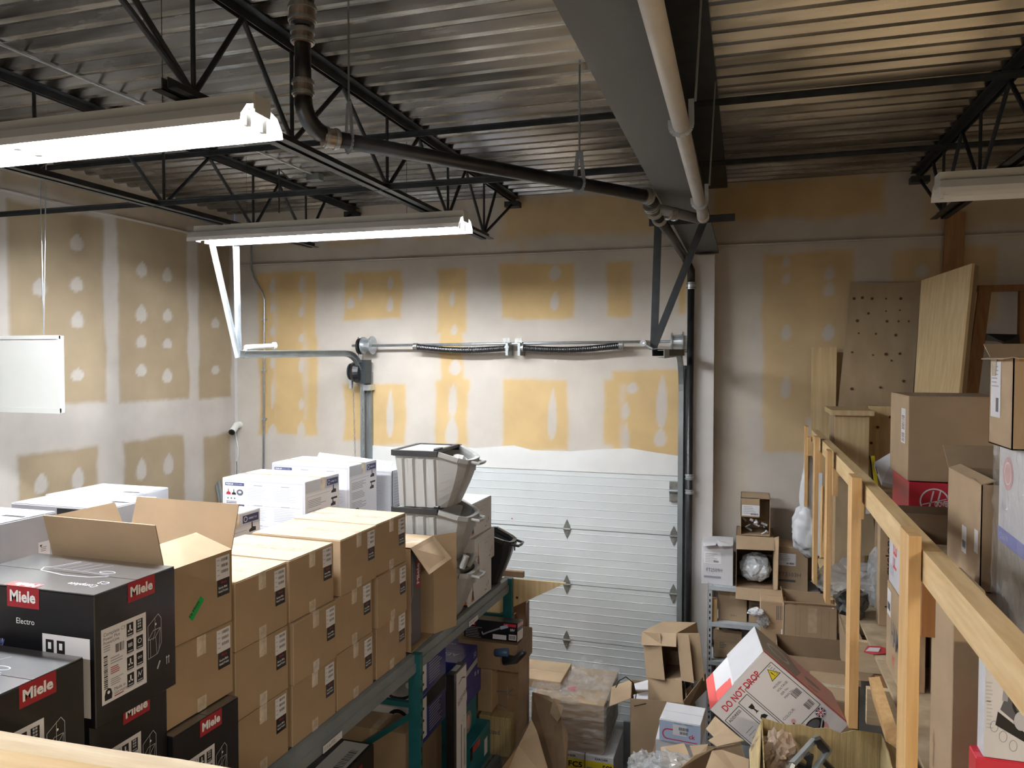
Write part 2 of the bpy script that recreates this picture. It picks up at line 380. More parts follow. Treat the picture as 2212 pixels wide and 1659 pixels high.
# painted mask helper
def sdf_rect(U, V, r):
    u0, v0, u1, v1 = r; cu, cv = (u0+u1)/2, (v0+v1)/2
    return np.maximum(np.abs(U-cu)-abs(u1-u0)/2, np.abs(V-cv)-abs(v1-v0)/2)
def vnoise(U, V, s, seed):
    rs = np.random.RandomState(seed); g = rs.rand(64, 64); x = (U*s) % 63; y = (V*s) % 63
    i = np.floor(x).astype(int); j = np.floor(y).astype(int); a = x-i; b = y-j; a = a*a*(3-2*a); b = b*b*(3-2*b)
    return (g[i, j]*(1-a)*(1-b)+g[i+1, j]*a*(1-b)+g[i, j+1]*(1-a)*b+g[i+1, j+1]*a*b)-.5
def painted_wall(name, u0, u1, v0, v1, step, place, material, ops, base):
    nu = int((u1-u0)/step)+1; nv = int((v1-v0)/step)+1
    us = np.linspace(u0, u1, nu); vs = np.linspace(v0, v1, nv); U, V = np.meshgrid(us, vs)
    W = vnoise(U, V, 3, 1)*.07+vnoise(U, V, 9, 2)*.035+vnoise(U, V, 30, 3)*.018
    mask = np.full(U.shape, float(base))
    for kind, val, geo, soft in ops:
        if kind == 'rect': d = sdf_rect(U, V, geo)+W*min(1, soft*22)
        elif kind == 'tear':            # drop shaped dab of filler: u, v(bottom centre), width, height
            cu, cv, w_, h = geo; t = np.clip((V-cv)/h, 0, 1); rad = w_/2*np.sqrt(np.clip(t, 0, 1))*(1-t)**.8*2.0
            d = np.maximum(np.abs(U-cu-t*.01)-rad, np.abs(V-cv-h/2)-h/2)+W*.12
        a = np.clip(.5-d/(2*soft), 0, 1); a = a*a*(3-2*a)
        mask = mask*(1-a)+val*a
    mask = np.clip(mask+vnoise(U, V, 2, 7)*.10, 0, 1)
    P = place(U.ravel(), V.ravel()); me = bpy.data.meshes.new(name)
    idx = np.arange(nu*nv).reshape(nv, nu); q = np.stack([idx[:-1, :-1], idx[:-1, 1:], idx[1:, 1:], idx[1:, :-1]], -1).reshape(-1, 4)
    me.vertices.add(nu*nv); me.vertices.foreach_set('co', P.astype(np.float32).ravel())
    me.loops.add(q.size); me.loops.foreach_set('vertex_index', q.ravel().astype(np.int32))
    me.polygons.add(len(q)); me.polygons.foreach_set('loop_start', np.arange(0, q.size, 4, dtype=np.int32)); me.update(calc_edges=True); me.validate()
    ca = me.color_attributes.new('mask', 'FLOAT_COLOR', 'POINT'); c = np.ones((nu*nv, 4), np.float32); c[:, 0] = mask.ravel(); ca.data.foreach_set('color', c.ravel())
    me.materials.append(MATS[material]); o = bpy.data.objects.new(name, me); COL.objects.link(o); WM[o.name] = Matrix(); return setp(o, kind='structure')
def pr(x0, y0, x1, y1):
    a = at(x0, y0, y=YB); b = at(x1, y1, y=YB); return (min(a.x, b.x), min(a.z, b.z), max(a.x, b.x), max(a.z, b.z))
def pt(x, y0, y1, w_):
    a = at(x, y1, y=YB); b = at(x, y0, y=YB); return (a.x, a.z, w_, b.z-a.z)
ops = []
R_ = lambda *p, s=.022, v=1.: ops.append(('rect', v, pr(*p), s))
T_ = lambda x, y0, y1, w_=.07: ops.append(('tear', .08, pt(x, y0, y1, w_), .012))
# tan panels of bare drywall paper
for q in ((557, 590, 685, 940), (742, 587, 868, 690), (943, 580, 1010, 720), (952, 690, 1000, 840), (940, 820, 1012, 962), (1082, 573, 1240, 687), (1312, 568, 1364, 683),
          (1086, 818, 1226, 972), (1322, 800, 1472, 985), (1304, 820, 1345, 965), (803, 828, 876, 962), (743, 832, 782, 950), (1466, 568, 1482, 680),
          ): R_(*q)
for q in ((1648, 548, 1842, 760), (1648, 740, 1836, 905), (1650, 890, 1742, 978)): R_(*q, v=.85)
R_(1085, 430, 1418, 500, s=.05, v=.8); R_(885, 482, 1000, 512, s=.03, v=.6); R_(700, 470, 820, 528, s=.03, v=.6); R_(560, 500, 640, 530, s=.03, v=.5)
R_(1545, 398, 1918, 462, s=.04, v=.9); R_(1928, 540, 2150, 700, s=.03, v=.8); R_(2000, 420, 2300, 480, s=.04, v=.5)
# filler columns feathered over the paper
for q in ((1338, 830, 1352, 965), (970, 835, 984, 960), (1120, 500, 1135, 560), (655, 600, 662, 905), (590, 600, 596, 905)): R_(*q, s=.04, v=.45)
R_(1600, 480, 1612, 1100, s=.1, v=.25)
for a in ((588, 600, 632), (650, 597, 632), (588, 655, 675), (650, 660, 685), (588, 705, 725), (650, 720, 740), (588, 770, 795), (650, 770, 805), (588, 815, 885, .05), (650, 860, 885),
          (588, 915, 945, .13), (650, 910, 945, .11), (778, 600, 650, .06), (842, 597, 625), (842, 640, 675, .09), (757, 640, 668, .11), (976, 625, 662), (980, 700, 725, .08), (982, 775, 810, .15),
          (977, 830, 900, .11), (975, 900, 965, .16), (842, 840, 945, .09), (1198, 572, 605, .13), (1197, 630, 670, .09), (1192, 835, 950, .10), (1350, 868, 905, .09), (1365, 825, 850, .12), (1350, 910, 985, .08),
          (1428, 812, 925, .11), (1425, 925, 965, .13), (1697, 550, 578, .08), (1697, 588, 615, .09), (1790, 575, 605, .09), (1790, 610, 640, .1), (1697, 700, 735, .09), (1788, 700, 735, .1), (1696, 810, 860, .1), (1990, 570, 600, .12)): T_(*a)
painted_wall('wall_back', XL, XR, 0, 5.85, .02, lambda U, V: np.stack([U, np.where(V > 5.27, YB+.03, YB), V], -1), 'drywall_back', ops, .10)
def plr(x0, y0, x1, y1):
    a = at(x0, y0, x=XL); b = at(x1, y1, x=XL); return (min(a.y, b.y), min(a.z, b.z), max(a.y, b.y), max(a.z, b.z))
ops = []
for q in ((14, 430, 229, 868), (252, 440, 408, 860), (426, 470, 500, 858), (38, 985, 214, 1120), (265, 955, 400, 1150), (438, 942, 498, 1150)): ops.append(('rect', 1., plr(*q), .022))
ops.append(('rect', .75, plr(0, 300, 500, 470)[:1]+(5.55,)+(7.0, 5.8), .03))
for x, y0, y1 in ((165, 505, 542), (165, 598, 630), (167, 672, 710), (167, 795, 822), (85, 600, 640), (306, 565, 598), (305, 658, 696), (305, 724, 752), (305, 786, 812), (361, 578, 610), (361, 667, 695), (361, 730, 754), (361, 796, 826),
                  (465, 686, 710), (465, 788, 808), (88, 1022, 1067), (168, 1010, 1056), (305, 990, 1038), (364, 980, 1024)):
    a = at(x, y1, x=XL); b = at(x, y0, x=XL); ops.append(('tear', .05, (a.y, a.z, .15, b.z-a.z), .012))
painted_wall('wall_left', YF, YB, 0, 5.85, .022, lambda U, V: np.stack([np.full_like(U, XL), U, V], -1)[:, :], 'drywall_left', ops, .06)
struct('trim_1', B().box((XL, 2.0, 5.50), (XL+.02, YB, 5.515), 'plaster'))
struct('trim_2', B().box((XL, YB-.003, 5.262), (XR, YB+.01, 5.272), 'plaster'))
struct('trim_3', B().box((XL, YB-.012, 2.3), (XL+.035, YB, 5.1), 'plaster'))
# column under the beam
cx0, cx1 = at(1505, 700, y=6.93).x, at(1543, 700, y=6.93).x
struct('column', B().box((cx0-.04, 6.93, 0), (cx1, YB, 5.17), 'plaster'))
# lintel plaster band above the door with a ragged upper edge
b = B(); top = [(803, 962), (850, 966), (905, 960), (1024, 968), (1110, 962), (1150, 972), (1230, 975), (1300, 970), (1360, 968), (1420, 978), (1468, 985)]
pts = [at(px, py, y=YB-.012) for px, py in top]; zd = 3.195
pts += [Vector((pts[-1].x, YB-.012, zd)), Vector((pts[0].x, YB-.012, zd))]
part('trim_4', B().sheet(pts, .014, 'plaster_white'), kind='structure')
# ceiling: corrugated roof deck sheets
root = thing('ceiling', None, None, (0, 0, 0), kind='structure')
part('roof_board', B().box((XL, YF, 5.86), (XR, YB+.1, 5.9), 'wall_plain'), root)
pitch = .1524; y = YB+.02; k = 0
while y > YF:
    pf = []
    for i in range(6):
        q = y-i*pitch
        pf += [(q, 5.842), (q-.066, 5.842), (q-.088, 5.802), (q-.130, 5.802)]
    pf += [(y-6*pitch, 5.842)]
    full = pf+[(a, b_+.0015) for a, b_ in pf[::-1]]
    n = len(pf); vs = []
    for xx in (XL, XR):
        for a, b_ in pf: vs.append((xx, a, b_-(.0015 if k % 2 else 0)))
    bb = B().add(vs, [(i, i+1, n+i+1, n+i) for i in range(n-1)], 'deck')
    part('deck_sheet', bb, root)
    y -= 6*pitch-.0; k += 1
# ---------------------------------------------------------------- open web joists
def joist(label, xc, y0, y1, bot, top, ends, tag='between'):
    t = thing('bar_joist', label, 'roof joist', (xc, (y0+y1)/2, 5.28), group='open web roof joists')
    def chord(name, ya, yb, z, up):
        b = B()
        for s in (-1, 1):
            b.box((xc+s*.012 if s > 0 else xc-.016, ya, z-.045 if up else z), (xc+.016 if s > 0 else xc-.012, yb, z if up else z+.045), 'steel_dark')
            zf = z-.0045 if up else z
            b.box((xc+(.012 if s > 0 else -.058), ya, zf), (xc+(.058 if s > 0 else -.012), yb, zf+.0045), 'steel_dark')
        part(name, b, t)
    chord('top_chord', y0, y1, 5.795, True); chord('bottom_chord', bot[0], bot[-1], 5.285, False)
    def web(p, q, r=.0125):
        part('web_bar', B().tube([(xc, p[0], p[1]), (xc, q[0], q[1])], r, 'steel_dark', 8), t)
    zt, zb = 5.755, 5.315
    for a, b_ in zip(bot[1:-1], bot[2:-1]):
        m = (a+b_)/2-.03
        web((a, zb), (m, zt)); web((m, zt), (b_, zb))
    for a in bot[1:-1]: web((a, zb), (a, zt), .010)
    for a, b_ in ends: web(a, b_)
    part('bearing_plate', B().box((xc-.07, y1-.1, 5.70), (xc+.07, y1, 5.75), 'steel_dark'), t)
    return t
def J(label, xc, bots, y0):
    joist(label, xc, y0, YB-.02, bots, None, [((bots[-2], 5.315), (bots[-2]+.33, 5.755)), ((bots[-2], 5.315), (YB-.1, 5.72)), ((bots[1], 5.315), (bots[1]-.72, 5.74)), ((bots[1], 5.315), (bots[1]-.55, 5.755))])
J('dark steel web joist above the right ends of both lit strip lights', -2.137, [2.44, 2.60, 3.30, 4.34, 5.35, 6.17, 6.26], .2)
J('dark steel web joist crossing over the left ends of the lit strip lights', -3.845, [1.2, 1.3, 2.35, 3.37, 4.37, 5.37, 6.15, 6.27], -1.5)
J('dark steel web joist right of the main beam, ending above the unlit strip light', 1.347, [1.2, 1.3, 2.3, 3.3, 4.3, 5.3, 6.2, 6.32], -1.5)
J('dark steel web joist at far right, beyond the unlit strip light', 3.10, [1.2, 1.3, 2.3, 3.3, 4.3, 5.3, 6.2, 6.3], -1.5)
# bridging angles
def angle_x(name, label, x0, x1, y, z, cat='brace'):
    t = B().box((x0, y-.002, z-.032), (x1, y+.002, z), 'steel_dark').box((x0, y-.032, z-.004), (x1, y, z), 'steel_dark')
    return part(name, t, label=label, cat=cat, group='joist bridging bars')
angle_x('bridging_bar', 'thin dark bar tying the joist tops left of the beam, nearer one', XL, -.376, 4.66, 5.745)
angle_x('bridging_bar', 'thin dark bar under the deck right of the beam, nearer one', -.34, XR, 4.60, 5.745)
angle_x('bridging_bar', 'thin dark bar tying the joist bottoms, its left end on the left wall', XL, -.376, 4.26, 5.315)
angle_x('bridging_bar', 'thin dark bar under the deck right of the beam, one nearer the back wall', -.34, XR, 6.0, 5.745)
# ---------------------------------------------------------------- main beam
t = thing('steel_beam', 'wide grey painted steel beam running to the back wall column', 'beam', (-.37, 2, 5.2))
bx0, bx1 = -.498, -.238
part('bottom_flange', B().box((bx0, YF, 5.20), (bx1, YB, 5.216), 'beam_paint'), t)
part('web', B().box((-.374, YF, 5.216), (-.362, YB, 5.775), 'beam_paint'), t)
part('top_flange', B().box((bx0, YF, 5.775), (bx1+.07, YB, 5.80), 'steel_dark'), t)
# ---------------------------------------------------------------- pipes
t = thing('drain_pipe', 'black cast iron drain pipe with elbow hung under the deck', 'pipe', (-1.6, 2.7, 5.1))
e0 = at(655, 262, z=5.235); P1 = at(700, 296, z=5.20); P2 = at(1398, 424, z=5.17); TE = at(1413, 455, z=5.12)
vx = at(640, 40, y=e0.y-.02)
rise = Vector((e0.x, e0.y, 5.30)); topp = Vector((e0.x+.02, e0.y-.02, 5.80))
part('pipe_run', B().tube([P1, P2], .034, 'black_pipe', 20), t, smooth=True)
part('riser', B().tube([Vector((e0.x, e0.y, 5.33)), Vector((e0.x, e0.y, 5.62))], .034, 'black_pipe', 20).tube([Vector((e0.x, e0.y, 5.62)), Vector((e0.x, e0.y, 5.8))], .048, 'black_pipe', 20), t, smooth=True)
el = [Vector((e0.x, e0.y, 5.33))]; dr = (P1-e0); dr.z = 0; dr.normalize(); c0 = Vector((e0.x, e0.y, 0))
for i in range(1, 8):
    a = i/7*PI/2; el.append(Vector((e0.x, e0.y, 5.33))+dr*(.12*(1-math.cos(a)))+Vector((0, 0, -.12*math.sin(a))))
el.append(P1)
part('elbow', B().tube(el, .037, 'black_pipe', 20), t, smooth=True)
def band(p, d, r, L_=.07, m='copper_band'):
    d = d.normalized(); b = B().tube([p-d*L_/2, p+d*L_/2], r, m, 20)
    for s in (-1, 1): b.tube([p+d*(s*L_*.3)-d*.006, p+d*(s*L_*.3)+d*.006], r+.005, 'steel_grey', 20)
    part('coupling_band', b, t, smooth=False)
dx = (P2-P1)
band(Vector((e0.x, e0.y, 5.37)), Vector((0, 0, 1)), .041); band(Vector((e0.x, e0.y, 5.58)), Vector((0, 0, 1)), .045, .06); band(Vector((e0.x, e0.y, 5.67)), Vector((0, 0, 1)), .054, .08)
band(P1+dx.normalized()*.03, dx, .041); band(P2, dx, .041, .05)
W1p = at(1480, 556, y=6.88); VT = at(1493, 585, y=6.88)
part('elbow', B().tube([P2, P2.lerp(TE, .4)+Vector((.01, 0, 0)), TE], .037, 'black_pipe', 16), t, smooth=True)
part('sloping_run', B().tube([TE, W1p], .034, 'black_pipe', 16), t, smooth=True)
part('elbow', B().tube([W1p, VT, VT+Vector((0, 0, -.12))], .034, 'black_pipe', 16), t, smooth=True)
band(TE+(W1p-TE).normalized()*.02, W1p-TE, .043, .05); band(P2.lerp(TE, .6), TE-P2, .045, .04)
band(TE.lerp(W1p, .12), W1p-TE, .042, .05)
part('wall_riser', B().tube([VT+Vector((0, 0, -.1)), Vector((VT.x-.005, VT.y, .1))], .030, 'black_pipe', 16), t, smooth=True)
band(VT+Vector((0, 0, -.13)), Vector((0, 0, 1)), .036, .06, 'galv'); band(at(1490, 1030, y=VT.y), Vector((0, 0, 1)), .036, .05, 'galv'); band(at(1490, 1062, y=VT.y), Vector((0, 0, 1)), .036, .04, 'galv')
for px, py, px0 in ((753, 300, 757), (1252, 392, 1258)):
    f = (px-704)/(1398-704); q = P1.lerp(P2, f); f = min(range(100), key=lambda i: abs((lambda v: 1106+FPX*((v-Vector((0, 0, CAMZ))).dot(_r))/((v-Vector((0, 0, CAMZ))).dot(_f)))(P1.lerp(P2, i/100))-px))/100
    q = P1.lerp(P2, f)
    b = B().tube([q+Vector((0, 0, .17)), Vector((q.x, q.y, 5.80))], .005, 'steel_grey', 6)
    part('hanger_rod', b, t)
    b = B(); d = dx.normalized(); s = d.cross(Vector((0, 0, 1))); pts = [q+s*math.cos(a)*.040+Vector((0, 0, 1))*math.sin(a)*.040 for a in [PI*1.0*i/10+PI for i in range(11)]]
    pts = [q+Vector((0, 0, .17))+s*-.012]+pts+[q+Vector((0, 0, .17))+s*.012]
    for a, c in zip(pts, pts[1:]): b.bar(a, c, .03, .003, 'steel_grey', up=d)
    part('clevis_strap', b, t)
GT = at(1512, 473, z=5.10)
part('branch_pipe', B().tube([TE+Vector((.02, 0, .01)), GT], .030, 'grey_pipe', 16), t, smooth=True)
band(TE.lerp(GT, .38), GT-TE, .036, .07)
t2 = thing('white_pipe', 'pale plastic pipe hung along the underside of the grey beam', 'pipe', (-.24, 2.5, 5.0))
WP0 = at(1372, -140, z=5.11); WP1 = at(1519, 468, z=5.09)
part('pipe_run', B().tube([WP0+(WP0-WP1)*.5, WP1], .030, 'white_pipe', 20), t2, smooth=True)
part('end_coupling', B().tube([WP1-(WP1-WP0).normalized()*.05, WP1+(WP1-WP0).normalized()*.03], .035, 'white_pipe', 20), t2, smooth=True)
for zz, (px, py) in ((5.12, (1478, 270)), (5.12, (1512, 432))):
    q = at(px, py, z=5.10); f = (q-WP0).dot(WP1-WP0)/(WP1-WP0).length_squared; q = WP0.lerp(WP1, f); b = B()
    pts = [q+Vector((math.cos(a)*.037, 0, math.sin(a)*.037)) for a in [PI*i/8+PI for i in range(9)]]
    pts = [q+Vector((-.0, 0, .09))]+[q+Vector((-.037, 0, .02))]+pts+[q+Vector((.037, 0, .02)), q+Vector((.035, 0, .09))]
    for a, c in zip(pts[1:], pts[2:]): b.bar(a, c, .02, .003, 'galv', up=(0, 1, 0))
    part('hanger_clip', b, t2)
    part('hanger_rod', B().tube([q+Vector((.05, 0, .08)), q+Vector((.075, 0, .62))], .005, 'steel_grey', 6), t2)
# ---------------------------------------------------------------- strip lights
def strip(label, x0, x1, y, zt, lit, dz=0., dy=0.):
    t = thing('strip_light', label, 'light', ((x0+x1)/2, y, zt-.1), group=None); L_ = x1-x0; n2 = (x0+x1)/2
    def tr(b):
        for v in b.v: u = (v.x-n2)/L_; v.z += u*dz; v.y += u*dy
        return b
    part('housing', tr(B().box((x0, y-.055, zt-.062), (x1, y+.055, zt), 'fixture')), t)
    pf = [(y-.055, zt-.04), (y-.10, zt-.055), (y-.135, zt-.10), (y-.14, zt-.128)]
    for s in (1, -1):
        q = [(y+(a-y)*s, b_) for a, b_ in pf]; q2 = q+[(a, b_-.002) for a, b_ in q[::-1]]
        bb = B(); n = len(q); vs = []
        for xx in (x0, x1):
            for a, b_ in q: vs.append((xx, a, b_))
            for a, b_ in q: vs.append((xx, a-s*(-.002), b_-.002))
        fs = []
        for i in range(n-1): fs += [(i, i+1, 2*n+i+1, 2*n+i), (n+i, 3*n+i, 3*n+i+1, n+i+1)]
        bb.add(vs, fs, 'reflector'); part('reflector', tr(bb), t)
    for xa, xb in ((x0+.045, n2-.02), (n2+.02, x1-.045)):
        for s in (-1, 1):
            if lit: part('tube', tr(B().tube([(xa, y+s*.05, zt-.098), (xb, y+s*.05, zt-.098)], .016, 'tube_lit', 10)), t, smooth=True)
        for xe in (xa, xb):
            for s in (-1, 1):
                d = -.02 if xe == xa else .0
                part('lamp_holder', tr(B().box((xe+d, y+s*.05-.014, zt-.125), (xe+d+.02, y+s*.05+.014, zt-.06), 'white_paint')), t)
    part('end_plate', tr(B().box((x1-.004, y-.05, zt-.075), (x1+.002, y+.05, zt-.002), 'fixture')), t)
    part('end_plate', tr(B().box((x0-.002, y-.05, zt-.075), (x0+.004, y+.05, zt-.002), 'fixture')), t)
    for u in (.2, .8):
        xx = x0+L_*u; part('hanger_wire', tr(B().tube([(xx, y, zt), (xx, y, 5.80)], .002, 'steel_dark', 4)), t)
    return t
strip('lit twin tube strip light nearest the camera at upper left', -4.14, -1.82, 2.58, 5.268, True, dz=.02, dy=.05)
strip('lit twin tube strip light farther back, left of the grey beam', -4.13, -1.87, 5.04, 5.285, True, dz=-.01, dy=-.05)
strip('unlit pale strip light at upper right, right of the beam', 1.0, 3.3, 4.75, 5.275, False)
# wiring and small boxes on the deck
a = at(0, 95, z=5.79); c = at(320, 228, z=5.79); d = at(680, 378, z=5.79)
t = thing('conduit', 'thin metal conduit across the roof deck ending in a junction box', 'conduit', a)
part('tube_run', B().tube([a+(a-c)*.3, c, d], .008, 'galv', 8), t)
part('junction_box', B().box((d.x-.06, d.y-.04, 5.74), (d.x+.06, d.y+.04, 5.80), 'steel_grey'), t, bevel=.004)
part('drop_cable', B().tube([d+Vector((-.3, .1, 0)), at(603, 365, y=5.0), at(603, 460, y=5.02)], .005, 'steel_dark', 6), t)
pts = [at(543, 478, y=7.04), at(543, 582, y=7.04), at(548, 600, y=7.04), at(568, 635, y=7.04), at(571, 648, y=7.04), at(569, 1060, y=7.04)]
b = B().tube(pts, .011, 'galv', 10); t = part('wall_conduit', b, label='thin galvanised conduit bent down the back wall left of the door', cat='conduit', smooth=True)
for py in (690, 800, 905): p = at(569, py, y=7.045); part('conduit_strap', B().box((p.x-.022, 7.03, p.z-.008), (p.x+.022, 7.078, p.z+.008), 'galv'), t)
b = B()
t = thing('hanging_panel', 'white flat panel with a frame hung on two wires near the left wall', 'panel', at(60, 895, y=3.9))
q0, q1 = at(0, 895, y=3.9), at(132, 892, y=3.9); zt = at(132, 725, y=3.9).z
xl = max(q0.x-.25, XL+.02)
part('board', B().box((xl, 3.9, q1.z), (q1.x, 3.93, zt), 'fixture'), t)
for lo, hi in (((xl, 3.885, q1.z-.004), (q1.x+.004, 3.90, q1.z+.03)), ((xl, 3.89, zt-.022), (q1.x+.004, 3.90, zt+.003)), ((q1.x-.014, 3.888, q1.z), (q1.x+.004, 3.90, zt))): part('frame_rail', B().box(lo, hi, 'fixture'), t)
hq = at(94, 723, y=3.915)
for px in (87, 99): e = at(px, 396, y=3.915); part('hanger_wire', B().tube([hq, e+(e-hq)*.55], .0035, 'galv', 5), t)
# security camera with cable
c = at(512, 925, y=7.0)
t = thing('security_camera', 'small white bullet camera in the back left corner with a dangling cable', 'camera', c)
part('mount', B().tube([Vector((c.x-.02, YB, c.z+.03)), Vector((c.x-.02, 7.03, c.z+.03))], .035, 'white_paint', 16), t, smooth=False)
part('barrel', B().tube([c+Vector((-.01, .01, .035)), c+Vector((.012, -.10, -.03))], .034, 'white_paint', 16), t, smooth=False)
lens = part('lens_ring', B().tube([c+Vector((.012, -.10, -.03)), c+Vector((.015, -.112, -.037))], .034, 'black_plastic', 16), t)
part('lens', B().tube([c+Vector((.015, -.112, -.037)), c+Vector((.016, -.116, -.040))], .016, 'glass_dark', 12), lens)
part('cable', B().tube([at(509, 935, y=7.05), at(511, 950, y=7.05), at(515, 968, y=7.05), at(514, 985, y=7.05), at(511, 996, y=7.05)], .006, 'cable', 6).tube([at(511, 996, y=7.05), at(512, 1008, y=7.05), at(511, 1030, y=7.05), at(511, 1060, y=7.05)], .003, 'black_plastic', 5), t)
p0, p1 = at(461, 1014, y=6.9), at(472, 1085, y=6.6)
for k, dxx in enumerate((0, .035)):
    part('metal_stud', B().tube([p0+Vector((dxx, 0, 0)), p1+Vector((dxx+.02, 0, 0)), Vector((p1.x+.06+dxx, 6.35, 0.01))], .016, 'steel_grey', 8), label=('left' if k == 0 else 'right')+' one of two grey metal tubes leaning in the back left corner', cat='tube', group='metal tubes leaning in the corner')
# ---------------------------------------------------------------- overhead door
XD0, XD1 = -3.72, at(1468, 1100, y=YB-.03).x
t = thing('door_1', None, None, ((XD0+XD1)/2, YB-.03, 0), kind='structure')
js = [3.194, 2.645, 2.114, 1.579, 1.05, .525, .0]
for z1, z0 in zip(js, js[1:]):
    n = 7; pf = [(YB-.03, z0+.004)]
    hh = (z1-z0-.008)/n
    for i in range(n):
        za = z0+.004+i*hh
        pf += [(YB-.030, za+.004), (YB-.030, za+hh*.45), (YB-.034, za+hh*.5), (YB-.030, za+hh*.55)] if i % 1 == 0 else []
    pf += [(YB-.03, z1-.004), (YB-.0, z1-.004), (YB-.0, z0+.004)]
    b = B(); m = len(pf); vs = [(x, a, c) for x in (XD0, XD1) for a, c in pf]
    b.add(vs, [(i, (i+1) % m, m+(i+1) % m, m+i) for i in range(m)], 'door_white'); part('door_section', b, t)
def hinge(p, s=1.):
    b = B(); x, y, z = p.x, YB-.036, p.z
    for sg in (-1, 1): b.sheet([(x-.035, y, z+sg*.002), (x-.027, y, z+sg*.035), (x, y, z+sg*.092), (x+.027, y, z+sg*.035), (x+.035, y, z+sg*.002)], .004, 'hinge')
    b.tube([(x-.036, y-.008, z), (x+.036, y-.008, z)], .009, 'hinge', 10)
    for zz in (.03, .055, -.03, -.055): b.tube([(x, y, z+zz), (x, y-.006, z+zz)], .006, 'steel_grey', 8)
    part('hinge', b, t)
for zz, py in zip(js[1:5], (1140, 1260, 1379, 1500)): hinge(Vector((at(1225, 1140, y=7.05).x, 0, zz))); hinge(Vector((XD1-.05, 0, zz))); hinge(Vector((XD0+.05, 0, zz)))
pb = at(1461, 1062, y=7.04); part('roller_bracket', B().box((XD1-.09, YB-.06, pb.z-.09), (XD1-.01, YB-.034, pb.z+.09), 'hinge').tube([(XD1-.09, YB-.07, pb.z+.01), (XD1+.03, YB-.07, pb.z+.01)], .018, 'steel_grey', 10), t)
p = at(1106, 1120, y=7.045); part('red_dot', B().tube([p, p+Vector((0, -.002, 0))], .006, 'bright_red', 10), t)
# tracks
XT0, XT1 = at(782, 900, y=6.98).x, at(1476, 900, y=6.98).x
def track(label, x, ys, zt, s):
    t = thing('door_track', label, 'door track', (x, 7, 0)); rr = .34
    pts = [Vector((x, ys, zt-.02)), Vector((x, 6.98-rr, zt))]+[Vector((x, 6.98-rr+rr*math.sin(a), zt-rr+rr*math.cos(a))) for a in [PI/2*i/8 for i in range(1, 9)]]+[Vector((x, 6.98, .02))]
    for off, w_, h_ in ((0, .006, .06), (.025, .045, .004), (-.025, .045, .004)):
        b = B()
        for a, c in zip(pts, pts[1:]):
            d = (c-a).normalized(); n = Vector((1, 0, 0)).cross(d)
            b.bar(a+n*off+Vector((s*(.02 if off else 0), 0, 0)), c+n*off+Vector((s*(.02 if off else 0), 0, 0))+d*.004, w_, h_, 'steel_grey', up=n)
        part('track_rail', b, t)
    return t
track('left curved steel door track with its horizontal run toward the camera', XT0, 5.03, 4.31, 1)
track('right curved steel door track beside the black wall pipe', XT1, 5.25, 4.31, -1)
p = at(798, 800, y=7.03); part('wall_angle', B().box((p.x-.02, 7.03, 0), (p.x+.016, 7.079, 4.12), 'steel_grey'), label='upright steel angle behind the left door track', cat='steel angle')
p = at(1481, 800, y=7.0); part('wall_angle', B().box((p.x-.004, 6.98, 0), (p.x+.012, 7.079, 4.2), 'steel_dark').box((p.x-.06, 7.06, 0), (p.x, 7.079, 4.2), 'steel_dark'), label='upright dark steel angle between right door track and black wall pipe', cat='steel angle')
# torsion shaft
sh0, sh1 = at(761, 747, y=6.95), at(1492, 737, y=6.95)
t = thing('torsion_spring_shaft', 'steel shaft with two sagging black torsion springs above the door', 'door spring', (sh0+sh1)/2)
part('shaft', B().tube([sh0, sh1], .013, 'galv', 12), t, smooth=True)
def spring(pa, pb):
    a = at(pa[0], pa[1], y=6.94); c = at(pb[0], pb[1], y=6.94); n = 110; b = B(); pts = []
    for i in range(n+1):
        u = i/n; q = a.lerp(c, u)+Vector((0, 0, -.028*math.sin(PI*min(1, u*1.0)))); pts.append(q)
    b.tube(pts, [.031 if i % 2 else .0285 for i in range(n+1)], 'black_plastic', 14); part('spring', b, t)
    for q in (a, c): part('spring_cone', B().tube([q-Vector((.02, 0, 0)), q+Vector((.02, 0, 0))], .036, 'hinge', 12), t)
spring((898, 749), (1097, 752)); spring((1127, 752), (1342, 746))
for px in (1098, 1124):
    q = at(px, 750, y=6.95); part('centre_bracket', B().box((q.x-.012, 6.9, q.z-.08), (q.x+.012, 7.079, q.z+.045), 'steel_grey').box((q.x-.04, 6.90, q.z+.04), (q.x+.03, 6.906, q.z+.085), 'hinge'), t)
for px, dr_ in ((795, 1), (1464, -1)):
    q = at(px, 746 if px < 1000 else 739, y=6.95); w_ = .055
    part('cable_drum', B().tube([q+Vector((-w_, 0, 0)), q+Vector((-w_+.012, 0, 0)), q+Vector((-w_+.014, 0, 0)), q+Vector((w_-.014, 0, 0)), q+Vector((w_-.012, 0, 0)), q+Vector((w_, 0, 0))], [.085, .085, .062, .07, .092, .092], 'galv', 24), t, smooth=False)
q = at(778, 748, y=6.95); part('sprocket', B().tube([q+Vector((-.012, 0, 0)), q+Vector((.012, 0, 0))], .082, 'black_plastic', 28), t)
q = at(1480, 740, y=6.96); part('end_bearing_plate', B().box((q.x-.02, 6.9, q.z-.07), (q.x+.03, 7.07, q.z+.06), 'hinge'), t)
